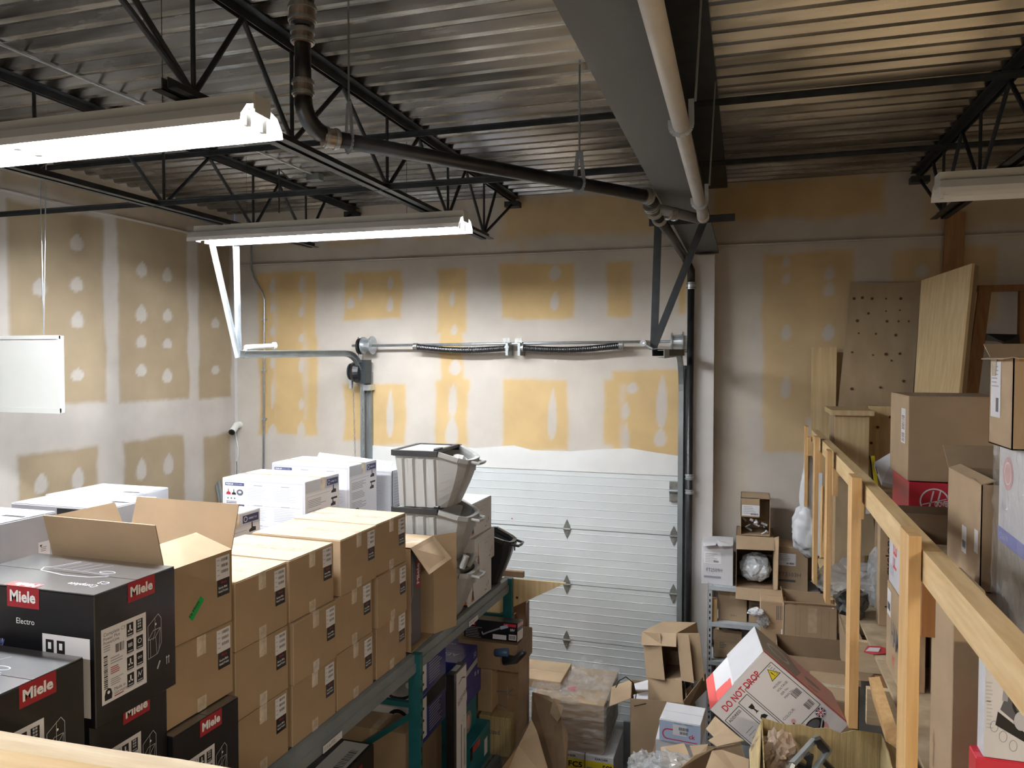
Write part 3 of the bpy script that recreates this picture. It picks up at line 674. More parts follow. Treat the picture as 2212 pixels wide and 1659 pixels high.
# chain hoist
q = at(776, 803, y=6.93)
t = thing('chain_hoist', 'black door hoist with a green cast body and two hanging chains', 'hoist', q)
part('gear_housing', B().tube([q+Vector((-.06, 0, 0)), q+Vector((-.02, 0, 0)), q+Vector((.03, 0, 0))], [.10, .115, .09], 'black_plastic', 24), t)
part('bracket', B().box((q.x+.02, 6.9, q.z-.12), (q.x+.09, 7.02, q.z+.12), 'steel_dark').box((q.x+.03, 6.95, q.z-.19), (q.x+.10, 7.079, q.z-.13), 'galv'), t)
part('wheel_guard', B().tube([q+Vector((-.085, -.02, 0)), q+Vector((-.07, -.02, 0))], .085, 'steel_dark', 20).box((q.x-.10, q.y-.03, q.z-.17), (q.x-.07, q.y, q.z-.02), 'galv'), t)
part('drive_chain', B().tube([q+Vector((-.01, 0, .05)), q+Vector((-.02, .02, .35))], .006, 'black_plastic', 5).tube([q+Vector((.04, 0, .05)), q+Vector((.02, .02, .35))], .006, 'black_plastic', 5), t)
for px0, px1 in ((763, 768), (782, 786)):
    a = at(px0, 832, y=6.9); c = at(px1, 1010, y=6.9); c = c+(c-a)*.6; b = B(); n = int((c-a).length/.024)
    for i in range(n):
        p = a.lerp(c, i/n); dv = Vector((.009, 0, 0)) if i % 2 else Vector((0, .009, 0)); d = (c-a).normalized()*.013
        b.tube([p-d+dv*.3, p+dv, p+d+dv*.3], .0028, 'hinge', 4); b.tube([p-d-dv*.3, p-dv, p+d-dv*.3], .0028, 'hinge', 4)
    part('chain', b, t)
# track hangers
def strut(label, P, m, bars, group='door track hangers'):
    t = thing('track_hanger', label, 'bracket', P)
    for name, a, c, wd in bars:
        b = B().bar(a, c, wd, .004, m, up=(0, 1, 0)); d = (c-a).normalized(); n = d.cross(Vector((0, 1, 0))).normalized()
        b2 = B().bar(a+n*wd/2, c+n*wd/2, .004, .04, m, up=(0, 1, 0)); b.add(b2.v, b2.f, m); part(name, b, t)
    return t
Z5 = 5.24
strut('pale galvanised V shaped hanger carrying the left door track', at(515, 770, y=Z5), 'galv', [('upright_angle', at(517, 768, y=Z5), at(511, 495, y=Z5)+Vector((0, 0, .05)), .042), ('diagonal_angle', at(516, 772, y=Z5-.03), at(455, 505, y=Z5-.03)+(at(455, 505, y=Z5-.03)-at(516, 772, y=Z5-.03))*.04, .042)])
for x0, x1, yy, py in ((525, 592, 5.2, 748),):
    a, c = at(532, 750, y=5.12), at(590, 747, y=5.7)
    t = part('bumper_spring', B().tube([a, c], .020, 'white_paint', 14), label='white push bumper tube on top of the left door track', cat='bumper', smooth=False)
    part('bumper_arm', B().bar(at(522, 766, y=5.06), a+Vector((0, 0, -.01)), .03, .006, 'galv'), t); part('end_disc', B().tube([c, c+Vector((.01, .02, 0))], .032, 'white_paint', 14), t)
Z6 = 5.3
strut('dark steel hanger with a crossbar and diagonal carrying the right door track', at(1413, 757, y=Z6), 'steel_dark', [('crossbar', at(1402, 482, y=Z6), at(1588, 470, y=Z6), .045), ('upright_angle', at(1421, 486, y=Z6), at(1412, 752, y=Z6), .048), ('diagonal_angle', at(1520, 478, y=Z6-.03), at(1413, 745, y=Z6-.03), .045), ('foot_angle', at(1409, 762, y=Z6), at(1478, 762, y=5.9), .045), ('drop_rod', at(1440, 478, y=Z6), at(1440, 478, y=Z6)+Vector((0, 0, .1)), .03)])
a, c = at(1389, 741, y=5.2), at(1404, 742, y=5.8)
t = part('bumper_spring', B().tube([a, c], .022, 'galv', 14), label='grey push bumper tube at the end of the right door track', cat='bumper')
part('bumper_arm', B().bar(a, at(1412, 755, y=5.3), .028, .006, 'galv'), t)
# ================================================================ LEFT RACK AND WHAT STANDS ON IT
RZ = math.radians(-2.07)      # the rack runs slightly skew to the room
def xf(y): return -1.86+(y-2.45)*.0362   # front line of the goods on the top shelf
ZS = 2.58
t = thing('pallet_rack', 'long teal and grey storage rack with loaded top shelf along the left side', 'rack', (-2.4, 3.6, 0))
def rp(y, off, z): return Vector((-1.832+(y-3.203)*.0362+off, y, z))
for zz, nm in ((ZS, 'top'), (1.30, 'low')):
    for off, y0, y1 in ((0, 1.2, 3.93), (0, 3.97, 5.52), (-1.20, 1.2, 3.93), (-1.20, 3.97, 5.52)):
        b = B().bar(rp(y0, off+.012, zz-.055), rp(y1, off+.012, zz-.055), .035, .11, 'rack_grey')
        b.bar(rp(y0, off+(.032 if off == 0 else -.012), zz-.075), rp(y1, off+(.032 if off == 0 else -.012), zz-.075), .012, .05, 'rack_grey')
        part('shelf_beam', b, t)
    for i in range(18):
        y0 = 1.25+i*.238
        if y0 < 5.35: part('deck_board', B().box((-3.0+(y0-3.2)*.0362, y0, zz-.022), (-1.85+(y0-3.2)*.0362, y0+.225, zz-.004), 'rack_grey'), t)
for y in (1.18, 3.95, 5.54):
    for off in (.03, -1.22):
        p = rp(y, off, 0); part('upright', B().box((p.x-.04, y-.022, 0), (p.x+.03, y+.022, ZS-.0), 'teal_paint'), t)
        b = B()
        for i in range(30): b.box((p.x+.0301, y-.006, .4+i*.07), (p.x+.0312, y+.006, .43+i*.07), 'ink')
        part('slot_row', b, t, kind='stuff')
    a = rp(y, 0, 2.28); c = rp(y, -1.2, 2.28)
    part('end_brace', B().bar(a, c, .03, .03, 'teal_paint'), t); part('end_brace', B().bar(rp(y, 0, 2.22), rp(y, -1.2, 1.35), .03, .03, 'teal_paint'), t)
for px, py in ((1003, 1323), (718, 1574)):
    p = at(px, py, x=-1.80); p = rp(p.y, .04, ZS-.08); D = Decal(p+Vector((.001, -.09, -.02)), (.036, 1, 0), (0, 0, 1)); D.rect(0, 0, .16, .034, 'paper').text('TOP SHELF' if px > 900 else '11.5 in FT2', .01, .009, .015, 'ink_soft')
    part('shelf_label', D.b, t)
# brown cartons in columns
def reb_label(root, size, uo=0., zo=0.):
    D = decal(size, 'r'); w_, d, h = size; u = d-.088+uo; v = h-.012+zo
    barlabel(D, u, v-.085, .074, .085); D.rect(u+.006, v-.148, .066, .062, 'black_card', 1)
    D.text('Miele', u+.026, v-.102, .010, 'red', 2, .02); D.text('Genuine Miele', u+.012, v-.120, .009, 'white_ink', 2, .01, width=.048); D.text('Rebuilt Product', u+.012, v-.134, .009, 'white_ink', 2, .01, width=.052)
    part('printed_label', D.b, root, local=True)
cols = [(2.462, 2.800), (2.812, 3.158), (3.198, 3.545), (3.556, 3.895)]
ordn = ['second', 'third', 'fourth', 'last']; rown = ['bottom', 'middle', 'top']
hh = .2725
jit = {(0, 1): .004, (2, 1): -.03, (2, 0): -.02, (3, 1): -.012, (1, 1): .004, (1, 0): .012, (0, 0): .0}
for ci, (y0, y1) in enumerate(cols):
    for r in range(3):
        dyj = jit.get((ci, r), 0); size = (.50, y1-y0-.006, hh-.002); yc = (y0+y1)/2+dyj
        c = carton('taped brown carton, %s of three in the %s column from the open carton' % (rown[r], ordn[ci]), (xf(yc)-.25+(.008 if (ci, r) == (2, 2) else 0)+(.012 if r == 1 else 0)*(ci % 2), yc, ZS+r*hh), size, 'kraft', RZ+math.radians([0, .3, -.4][r]*(1 if ci % 2 else -1)), group='brown cartons stacked on the rack', tm='kraft_pale' if r == 2 else 'kraft')
        reb_label(c, size, zo=-.004*((ci+r) % 3))
# column one: black box below, closed carton, open carton on top
def miele_black(label, loc, size=(.58, .33, .40), top=True, rz=RZ, group='black vacuum boxes', full=True):
    w_, d, h = size
    c = carton(label, loc, size, 'black_card', rz, group=group, tape=None, tm='black_card_top')
    D = decal(size, 'r')
    D.rect(.125, h-.062, .112, .060, 'red', 1); D.text('Miele', .135, h-.045, .030, 'white_ink', 3, .035, width=.092)
    if full:
        D.rect(.022, .060, .175, .225, 'paper', 1)
        D.text('Complete C3', .030, .262, .011, 'ink_soft', 2); D.text('Power Plus', .030, .249, .010, 'ink_soft', 2); D.text('PowerLine', .030, .237, .010, 'ink_soft', 2)
        D.lines(.030, .230, .03, 3, .007, .003, 'ink_grey', 2); D.barcode(.030, .105, .014, .10, 'ink', 2, 16, vert=True)
        D.barcode(.075, .200, .034, .026, 'ink', 2, 9); D.lines(.055, .188, .05, 3, .008, .003, 'ink_grey', 2); D.lines(.055, .160, .035, 4, .006, .0025, 'red', 2); D.lines(.055, .125, .05, 4, .006, .0025, 'ink_grey', 2)
        D.text('Made in', .068, .088, .010, 'ink_soft', 2); D.text('Germany', .068, .076, .010, 'ink_soft', 2); D.rect(.068, .070, .035, .003, 'red', 2)
        D.poly([(.032, .070), (.058, .070), (.060, .085), (.055, .100), (.045, .105), (.036, .100), (.031, .085)], 'ink', 2); D.disc(.046, .092, .005, 'white_ink', 3, n=10)
        for i in range(2):
            for j in range(4):
                u, v = .118+i*.038, .236-j*.052; D.rect(u, v-.004, .027, .040, 'ink', 2)
                k = i*4+j
                if k in (0, 2, 3): D.rect(u+.011, v+.010, .005, .020, 'white_ink', 3); D.rect(u+.005, v+.010, .017, .005, 'white_ink', 3)
                if k == 1: [D.rect(u+.006+q*.006, v+.014, .003, .012, 'white_ink', 3) for q in range(3)]
                if k == 4: [D.rect(u+.006+a*.008, v+.010+b_*.009, .006, .006, 'ink_pale', 3) for a in range(2) for b_ in range(3)]
                if k == 5: D.disc(u+.0135, v+.020, .008, 'white_ink', 3, r0=.002, n=12)
                if k == 6: D.disc(u+.009, v+.020, .004, 'white_ink', 3, r0=.0015, n=10); D.disc(u+.018, v+.020, .004, 'white_ink', 3, r0=.0015, n=10)
                if k == 7: D.line([(u+.005, v+.012), (u+.008, v+.028), (u+.014, v+.014), (u+.021, v+.028)], .002, 'white_ink', 3)
                D.rect(u+.004, v+.000, .019, .003, 'ink_pale', 3); D.rect(u, v-.008, .022, .002, 'ink_grey', 2)
        L_ = [(.205, .13), (.205, .235), (.250, .262), (.262, .245), (.262, .20), (.262, .165), (.245, .135), (.205, .13)]
        D.line(L_, .0018, 'ink_pale', 1); D.line([(.205, .19), (.228, .215), (.258, .215), (.235, .19), (.205, .19)], .0018, 'ink_pale', 1)
        D.line([(.215, .19), (.215, .133)], .0015, 'ink_pale', 1); D.line([(.238, .19), (.242, .135)], .0015, 'ink_pale', 1); D.line([(.235, .256), (.235, .205), (.226, .185)], .0015, 'ink_pale', 1); D.line([(.258, .215), (.250, .14)], .0015, 'ink_pale', 1); D.disc(.238, .232, .004, 'white_ink', 1, n=8)
        D.line([(.243, .085), (.255, .108)], .006, 'ink_pale', 1); D.line([(.285, .085), (.285, .11)], .002, 'white_ink', 1); D.line([(.294, .085), (.294, .11)], .002, 'white_ink', 1); D.poly([(.281, .106), (.289, .106), (.285, .113)], 'white_ink', 1); D.poly([(.290, .106), (.298, .106), (.294, .113)], 'white_ink', 1)
    part('side_print', D.b, c, local=True)
    if top:
        D = decal(size, 't'); D.rect(.235, .002, .120, .035, 'coral', 1); D.text('Miele', .345, .030, .024, 'white_ink', 2, .035, width=.085, ang=PI)
        D.text('Complete', .52, .080, .024, 'white_ink', 2, 0, width=.11, ang=PI); D.text('C3', .53, .115, .024, 'white_ink', 2, 0, ang=PI)
        D.line([(.20, .16), (.18, .19), (.21, .21), (.24, .28)], .004, 'ink_pale', 1); D.line([(.20, .16), (.32, .135), (.42, .14), (.47, .165)], .005, 'ink_pale', 1)
        for q in range(4): D.line([(.22+q*.04, .19), (.25+q*.045, .27)], .0025, 'ink_grey', 1)
        D.line([(.20, .19), (.36, .185), (.46, .175)], .003, 'ink_grey', 1); D.disc(.43, .20, .03, 'ink_pale', 1, ry=.014, r0=.004)
        part('top_print', D.b, c, local=True)
    return c
def mfront(c, size=(.58, .33, .40), pic=True):
    w_, d, h = size; D = decal(size, 'f')
    D.rect(.250, h-.062, .125, .062, 'red', 1); D.text('Miele', .262, h-.044, .034, 'white_ink', 3, .035, width=.10)
    D.text('Electro', .285, .285, .018, 'white_ink', 1, .0)
    D.rect(.385, .03, .178, .235, 'paper', 1)
    for i in range(2):
        for j in range(3):
            u, v = .398+i*.042, .205-j*.065; D.rect(u, v, .030, .044, 'ink', 2); D.rect(u+.009, v+.016, .012, .02, 'white_ink', 3); D.lines(u, v-.006, .03, 2, .005, .002, 'ink_grey', 2)
    if pic:
        for q in range(9): D.line([(.15+q*.008, .10+q*.002), (.235-abs(q-5)*.006, .215+q*.003-(q-5)**2*.001)], .003, 'violet' if q % 2 else 'blue_pale', 1)
    part('front_print', D.b, c, local=True)
BK = (.58, .33, .40)
y = 2.262
miele_black('black vacuum box under the brown cartons of the first column', (-1.822-.29, y, ZS), BK)
for r, nm in ((0, 'closed brown carton between the black box and the open carton'),):
    size = (.50, .335, .272); c = carton(nm, (xf(2.29)-.25, 2.285, 2.983), size, 'kraft', RZ, group='brown cartons stacked on the rack', tape='clear_tape'); reb_label(c, size)
# open carton, its flaps up
size = (.50, .335, .272); oc = thing('open_carton', 'open brown carton with upright flaps and green tape on its side', 'box', (xf(2.29)-.25, 2.285, 3.256), RZ)
w_, d, h = size; b = B(); th = .004
b.box((-w_/2, -d/2, 0), (w_/2, d/2, .004), 'kraft')
for lo, hi in (((-w_/2, -d/2, 0), (w_/2, -d/2+th, h)), ((-w_/2, d/2-th, 0), (w_/2, d/2, h)), ((-w_/2, -d/2, 0), (-w_/2+th, d/2, h)), ((w_/2-th, -d/2, 0), (w_/2, d/2, h))): b.box(lo, hi, 'kraft')
part('body', b, oc, local=True)
part('flap', B().sheet([(-w_/2, -d/2, h), (w_/2, -d/2, h), (w_/2-.0, -d/2-.04, h+.17), (-w_/2, -d/2-.04, h+.17)], .004, 'kraft'), oc, local=True)
part('flap', B().sheet([(w_/2, d/2, h), (-w_/2, d/2, h), (-w_/2, d/2+.045, h+.165), (w_/2, d/2+.045, h+.165)], .004, 'kraft'), oc, local=True)
part('flap', B().sheet([(w_/2, -d/2, h), (w_/2, d/2, h), (w_/2-.14, d/2-.03, h+.06), (w_/2-.14, -d/2+.03, h+.055)], .004, 'kraft_pale'), oc, local=True)
part('flap', B().sheet([(-w_/2, d/2, h), (-w_/2, -d/2, h), (-w_/2-.05, -d/2+.02, h+.15), (-w_/2-.05, d/2-.02, h+.15)], .004, 'kraft'), oc, local=True)
reb_label(oc, size)
D = decal(size, 'r'); D.line([(.115, .075), (.175, .135)], .026, 'green_tape', 1); D.text('1b Hose', .116, .080, .014, 'ink', 2, .01, ang=PI/4); part('green_tape', D.b, oc, local=True)
part('plastic_film', B().blob((-.02, .06, h-.05), (.16, .09, .05), 'bag_clear', .3, 3, 3), oc, local=True)
# black boxes in front
def blk(label, x1, y0, y1, z0, z1, f=False, top=True, full=True):
    size = (.58, y1-y0, z1-z0); c = miele_black(label, (x1-.29, (y0+y1)/2, z0), size, top=top, rz=0, full=full)
    if f: mfront(c, size)
    return c
low = carton('flat brown carton lying under the black vacuum boxes', (-2.12, 1.93, ZS), (.55, .30, .188), 'kraft_dark', 0, tape=None)
blk('black vacuum box directly beneath the big one with the open grey lid glare', -1.85, 1.77, 2.085, 2.770, 3.168, top=False)
blk('large black vacuum box topmost at left with glossy top and red labels', -1.80, 1.744, 2.072, 3.170, 3.566, f=True)
blk('black vacuum box at lower left, nearest the pale wooden rail', -1.80, 1.375, 1.705, 3.0, 3.40)
blk('black vacuum box hidden low in the left front stack', -1.80, 1.375, 1.705, 2.585, 2.998, top=False, full=False)
# white boxes at the back left
def wb(label, px0, px1, xs, pyt, h, w_, d=None):
    a = at(px0, pyt, x=xs); c = at(px1, pyt, x=xs); z = (a.z+c.z)/2; size = (w_, c.y-a.y, h)
    return carton(label, (xs-w_/2, (a.y+c.y)/2, z-h), size, 'white_card', 0, seam='x', tape=None, group='white boxes at the back of the rack'), size
b1 = at(4, 1130, x=-2.55); b2 = at(112, 1112, x=-2.55)
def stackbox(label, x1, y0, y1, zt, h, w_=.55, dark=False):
    size = (w_, y1-y0, h); c = carton(label, (x1-w_/2, (y0+y1)/2, zt-h), size, 'white_card_dimmed', 0, tape=None, group='white boxes at the back of the rack')
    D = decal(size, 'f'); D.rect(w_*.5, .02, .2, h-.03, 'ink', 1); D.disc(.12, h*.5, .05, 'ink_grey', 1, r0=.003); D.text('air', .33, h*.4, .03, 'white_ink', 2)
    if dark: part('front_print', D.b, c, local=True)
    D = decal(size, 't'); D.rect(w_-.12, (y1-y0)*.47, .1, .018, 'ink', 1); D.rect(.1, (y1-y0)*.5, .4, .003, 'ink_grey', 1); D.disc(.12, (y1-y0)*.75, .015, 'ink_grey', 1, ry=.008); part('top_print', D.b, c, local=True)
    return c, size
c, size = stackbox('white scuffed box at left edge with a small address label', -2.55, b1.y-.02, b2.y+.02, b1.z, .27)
D = decal(size, 'r'); D.rect(.165, .09, .05, .075, 'paper', 1); D.poly([(.17, .155), (.182, .155), (.176, .145)], 'ink', 2); D.lines(.175, .143, .03, 3, .007, .003, 'ink_grey', 2); D.barcode(.172, .098, .038, .010, 'ink', 2); part('printed_label', D.b, c, local=True)
carton('white box beneath the scuffed white box at left edge', (-2.82, (b1.y+b2.y)/2, ZS), (.5, .24, b1.z-.27-ZS-.002), 'white_card', tape=None)
za = at(33, 1083, y=2.75); zb = at(97, 1068, y=3.12)
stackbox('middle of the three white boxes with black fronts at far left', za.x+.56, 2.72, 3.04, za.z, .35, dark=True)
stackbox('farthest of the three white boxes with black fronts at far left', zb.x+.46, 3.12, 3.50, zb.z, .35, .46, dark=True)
for i, (xx, yy, zz) in enumerate(((za.x+.28, 2.88, za.z-.35), (zb.x+.23, 3.31, zb.z-.35))):
    carton('white box holding up the %s black fronted box' % ('middle' if i == 0 else 'farthest'), (xx, yy, ZS), (.44, .30, zz-ZS-.002), 'white_card', tape=None)
# Sebo boxes
def sebo(label, x0, x1, y0, y1, z0, z1, tp=True):
    size = (x1-x0, y1-y0, z1-z0); w_, d, h = size
    c = carton(label, ((x0+x1)/2, (y0+y1)/2, z0), size, 'white_card', math.radians(-1), seam='x', tape='clear_tape', group='white accessory boxes with printed text')
    D = decal(size, 'f')
    D.frame(.012, .015, w_-.024, h-.03, .009, 'ink_pale', 0)
    for k in range(2):
        v = h-.045-k*.13; D.rect(.022, v, .135, .018, 'navy', 1); D.text('PREMIUM', .028, v+.004, .010, 'white_ink', 2, .02, width=.05); D.text('POSITIVE AIRBELT' if k == 0 else 'INSTALLING THE BAG', .082, v+.005, .008, 'ink_pale', 2, 0, width=.068)
    v = h-.10; D.poly([(.028, v), (.062, v), (.058, v+.015), (.048, v+.018), (.046, v+.036), (.042, v+.036), (.041, v+.018), (.031, v+.015)], 'red', 1); D.poly([(.068, v), (.100, v), (.096, v+.012), (.087, v+.014), (.085, v+.034), (.081, v+.034), (.080, v+.014), (.071, v+.012)], 'ink', 1)
    D.disc(.127, v+.015, .024, 'ink_soft', 1, ry=.019); D.disc(.127, v+.017, .012, 'ink_pale', 2, ry=.008)
    for q in range(3): D.rect(.036+q*.024, v-.026, .010, .008, 'ink_soft', 1)
    D.rect(.028, v-.042, .075, .003, 'ink', 1); D.rect(.028, v-.052, .075, .005, 'ink_soft', 1)
    for r in range(3):
        for cc in range(2):
            u = .175+cc*(w_-.2)/2; v = h-.055-r*.12
            D.rect(u+.05, v+.015, .06, .005, 'ink_grey', 1); D.lines(u, v, (w_-.24)/2, 8, .010, .0035, 'ink_pale', 1)
        D.rect(.175, h-.160-r*.12, w_-.21, .0015, 'ink_grey', 1)
    part('front_print', D.b, c, local=True)
    D = decal(size, 'r')
    D.rect(.004, h-.07, d-.008, .066, 'ink_pale', 0); D.rect(.008, .01, d-.016, h-.09, 'paper', 0)
    D.rect(d*.62, h-.058, d*.34, .040, 'navy', 1); D.disc(d*.68, h-.038, .014, 'white_ink', 2, r0=.003, n=14); D.text('AIRBELT K3', d*.745, h-.043, .010, 'white_ink', 2, .0, width=d*.17)
    D.line([(.02, .02), (.02, h-.095), (d*.7, h-.095)], .002, 'ink_grey', 1)
    for q in range(3): D.lines(.03, h-.12-q*.065, d*.52, 5, .010, .004, 'ink_grey', 1)
    for q, (a, c_) in enumerate(((.82, .11), (.80, .19), (.84, .15))):
        u = d*a; v = h-c_
        if q == 2: D.rect(u-.035, v, .07, .012, 'ink', 1)
        else: D.poly([(u-.025, v), (u+.03, v), (u+.03, v+.02), (u+.005, v+.024), (u+.003, v+.05), (u-.005, v+.05), (u-.006, v+.02), (u-.025, v+.012)], 'ink', 1)
    D.disc(d*.25, h-.32, .04, 'ink', 1, ry=.032); D.disc(d*.25, h-.315, .018, 'ink_pale', 2, ry=.012); D.disc(d*.25, h-.315, .03, 'ink_grey', 2, ry=.022, r0=.003)
    part('side_print', D.b, c, local=True); return c
sebo('white printed accessory box nearer the camera behind the brown cartons', -3.035, -2.455, 3.905, 4.285, 3.075, 3.532)
carton('plain white box beneath the nearer printed accessory box', (-2.745, 4.095, ZS), (.56, .37, .492), 'white_card', tape=None)
sebo('taller standing white printed accessory box, second one back', -3.04, -2.45, 4.42, 4.79, 3.075, 3.556)
carton('plain white box beneath the taller printed accessory box', (-2.745, 4.605, ZS), (.56, .36, .492), 'white_card', tape=None)
a0 = at(500, 1108, x=-2.45); a1 = at(562, 1096, x=-2.45)
sebo('low white printed accessory box right behind the open brown carton', -3.03, -2.45, a1.y-.38, a1.y, a1.z-.40, a1.z-.0)
carton('plain white box beneath the low printed accessory box', (-2.74, a1.y-.19, ZS), (.56, .36, a1.z-.402-ZS), 'white_card', tape=None)
# open white box with raised lid
q = at(833, 1034, x=-2.42)
op = open_carton('open white printed box with a lifted lid flap, behind the grey bins', (-2.71, 5.16, 3.05), (.58, .37, .40), {'l': (.16, 80)}, 'white_card', 'white_card', name='open_carton', group=None)
t_ = part('lid_flap', B().sheet([at(690, 978, y=5.33), at(850, 998, y=5.1), at(833, 1036, y=4.98), at(676, 1008, y=5.2)], .004, 'white_card'), op)
D = decal((.58, .37, .40), 'f'); D.frame(.01, .012, .56, .376, .009, 'ink_pale'); D.lines(.3, .33, .22, 14, .02, .004, 'ink_pale', 1); part('front_print', D.b, op, local=True)
D = decal((.58, .37, .40), 'r'); D.rect(.01, .01, .35, .37, 'ink_pale', 0); D.lines(.03, .34, .28, 14, .02, .005, 'ink_grey', 1); part('side_print', D.b, op, local=True)
carton('plain white box beneath the open white printed box', (-2.71, 5.16, ZS), (.56, .36, .466), 'white_card', tape=None)
# grey stacking bins
def bin_(label, x0, x1, y0, y1, z0, h, m='bin_grey', lid=True, fill=False, grp='grey stacking recycling bins'):
    """x0 = back wall, x1 = where the lip starts; the front scoop bulges toward +x"""
    t = thing('recycling_bin', label, 'bin', ((x0+x1)/2, (y0+y1)/2, z0), group=grp)
    L_ = .165; th = .006; nU = 14
    def outline(k, inset=0.):       # k 0 bottom .. 1 top ; scoop curve
        tp = .035*(1-k); xa = x0+tp+inset; ya = y0+tp+inset; yb = y1-tp-inset
        fr = x1+.05+(L_-.05)*math.sin(k*PI/2)-inset; fs = x1-.02+.02*k-inset*.3
        pts = [(xa, yb), (xa, ya), (fs, ya)]
        for i in range(1, 8):
            a = i/8; pts.append((fs+(fr-fs)*math.sin(a*PI)**.55 if False else fs+(fr-fs)*(1-abs(2*a-1)**4), ya+(yb-ya)*a))
        pts.append((fs, yb)); return pts
    ks = [0, .15, .3, .45, .6, .75, .88, 1]; b = B(); rings = []
    def zz(k, p): return z0+h*k - (k**3)*max(0, (p[0]-x1))*.36
    for ins, rev in ((0, False), (th, True)):
        vs = []; fs = []
        for k in ks:
            for p in outline(k, ins): vs.append((p[0], p[1], zz(k, p)+(th if (ins and k == 0) else 0)))
        n = len(outline(0)); 
        for i in range(len(ks)-1):
            for j in range(n):
                f = (i*n+j, i*n+(j+1) % n, (i+1)*n+(j+1) % n, (i+1)*n+j); fs.append(f if not rev else f[::-1])
        fs.append(tuple(range(n)) if rev else tuple(range(n))[::-1]); b.add(vs, fs, m)
    part('tub', b, t)
    # corrugated side ribs
    for yy, s in ((y0, -1), (y1, 1)):
        for u in (.13, .37, .62, .86):
            xx = x0+(x1-x0)*u
            part('side_rib', B().add([(xx-.028+.01, yy-s*.034, z0+.004), (xx+.028-.006, yy-s*.034, z0+.004), (xx+.016, yy+s*(.012-.034), z0+.004), (xx-.016, yy+s*(.012-.034), z0+.004),
                                      (xx-.026, yy, z0+h-.03), (xx+.026, yy, z0+h-.03), (xx+.016, yy+s*.014, z0+h-.035), (xx-.016, yy+s*.014, z0+h-.035)], [(0, 3, 2, 1), (4, 5, 6, 7), (3, 7, 6, 2), (0, 4, 7, 3), (1, 2, 6, 5), (0, 1, 5, 4)], m), t)
    o = outline(1); pts = [Vector((p[0], p[1], zz(1, p))) for p in o[2:]]; c = Vector(((x0+x1)/2, (y0+y1)/2, 0))
    b = B()
    for a, c_ in zip(pts, pts[1:]): b.bar(a, c_, .030, .028, m)
    part('front_rim', b, t)
    mid = pts[len(pts)//2]; part('handle', B().tube([mid+Vector((.0, -.07, 0)), mid+Vector((.055, -.06, -.01)), mid+Vector((.06, 0, -.01)), mid+Vector((.055, .06, -.01)), mid+Vector((.0, .07, 0))], .010, m, 8).box((mid.x+.004, mid.y-.006, mid.z-.06), (mid.x+.012, mid.y+.006, mid.z-.012), m), t)
    zt = z0+h; b = B()
    b.bar((x0-.005, y0-.004, zt), (x1, y0-.004, zt), .03, .035, 'bin_dark' if lid else m); b.bar((x0-.005, y1+.004, zt), (x1, y1+.004, zt), .03, .035, 'bin_dark' if lid else m); b.bar((x0-.01, y0, zt), (x0-.01, y1, zt), .03, .035, 'bin_dark' if lid else m)
    part('stacking_rim', b, t)
    if lid:
        part('lid', B().box((x0+.005, y0+.012, zt+.0), (x1-.02, y1-.012, zt+.012), 'bin_grey').box((x1-.035, y0+.01, zt+.004), (x1-.005, y1-.01, zt+.022), 'bin_dark'), t)
        b = B()
        for i in range(7): b.tube([(x1-.035+.001*i, y0+.02+i*.012, zt+.028), (x1-.005, y0+.02+i*.012, zt+.028)], .006, 'bin_dark', 6)
        part('lid_hinge', b, t)
    return t
bx = at(843, 966, y=4.38); bxr = at(940, 965, y=4.38)
BX0, BX1 = bx.x+.02, bxr.x+.01; BH = .345
for i, (nm) in enumerate(('bottom grey recycling bin holding hose fittings, behind the open brown carton', 'middle grey recycling bin with black stacking rim', 'top grey recycling bin of the stack with a pale bag inside')):
    bt = bin_(nm, BX0, BX1, 4.40, 4.80, ZS+.01+i*(BH+.018), BH, lid=True)
    if i == 2: part('bag_inside', B().blob((BX1+.06, 4.62, ZS+.01+2*(BH+.018)+BH-.06), (.05, .07, .035), 'plaster', .4, 3, 2), bt)
for q, (px, py, tx) in enumerate(((998, 1210, .03), (988, 1222, -.02), (1012, 1205, .05))):
    p = at(px, py, y=4.55+.06*q); part('hose_fitting', B().tube([p+Vector((0, 0, -.05)), p+Vector((tx, 0, .03))], .02, 'bin_grey', 12), label=['leftmost', 'middle', 'rightmost'][q]+' grey tube fitting in the bottom recycling bin', cat='tube', group='hose fittings in the bin')
# carpet cleaner boxes (three), white
for i, z0 in enumerate((2.585, 2.822, 3.040)):
    h = (.235, .216, .232)[i]; size = (.36, .43, h); yc = 5.0+(.03 if i == 1 else 0); c = carton(['lowest', 'middle', 'topmost'][i]+' white carpet cleaner box beside the grey bins', (-1.755-.18+(.02 if i == 1 else 0), yc, z0), size, 'white_card', RZ*(1 if i != 1 else -.3), seam='y', tape=None, group='stacked white carpet cleaner boxes')
    D = decal(size, 'r'); D.text('CARPET-PRO', .16, h-.055, .016, 'ink_pale', 1, 0, width=.16); D.text('UPRIGHT VAC', .20, h-.075, .008, 'ink', 1, 0, width=.07)
    D.poly([(.045, .02), (.095, .02), (.085, .07), (.076, .10), (.072, .17), (.068, .17), (.062, .10), (.05, .06)], 'orange', 1); D.poly([(.055, .03), (.088, .03), (.080, .09), (.064, .09)], 'ink', 2)
    D.rect(.33, .05, .012, .02, 'ink_grey', 1); D.rect(.36, .06, .012, .03, 'ink_grey', 1); D.rect(.30, .03, .03, .006, 'ink_soft', 1); part('side_print', D.b, c, local=True)
    D = decal(size, 'f'); D.poly([(.22, .0), (.35, .0), (.33, .09), (.30, .12), (.25, .06)], 'orange', 1); D.rect(.24, .0, .11, .012, 'ink', 2); part('front_print', D.b, c, local=True)
bin_('black recycling bin at the far end of the top shelf', -2.02, -1.80, 5.27, 5.52, ZS+.003, .37, m='black_plastic', lid=False, grp=None)
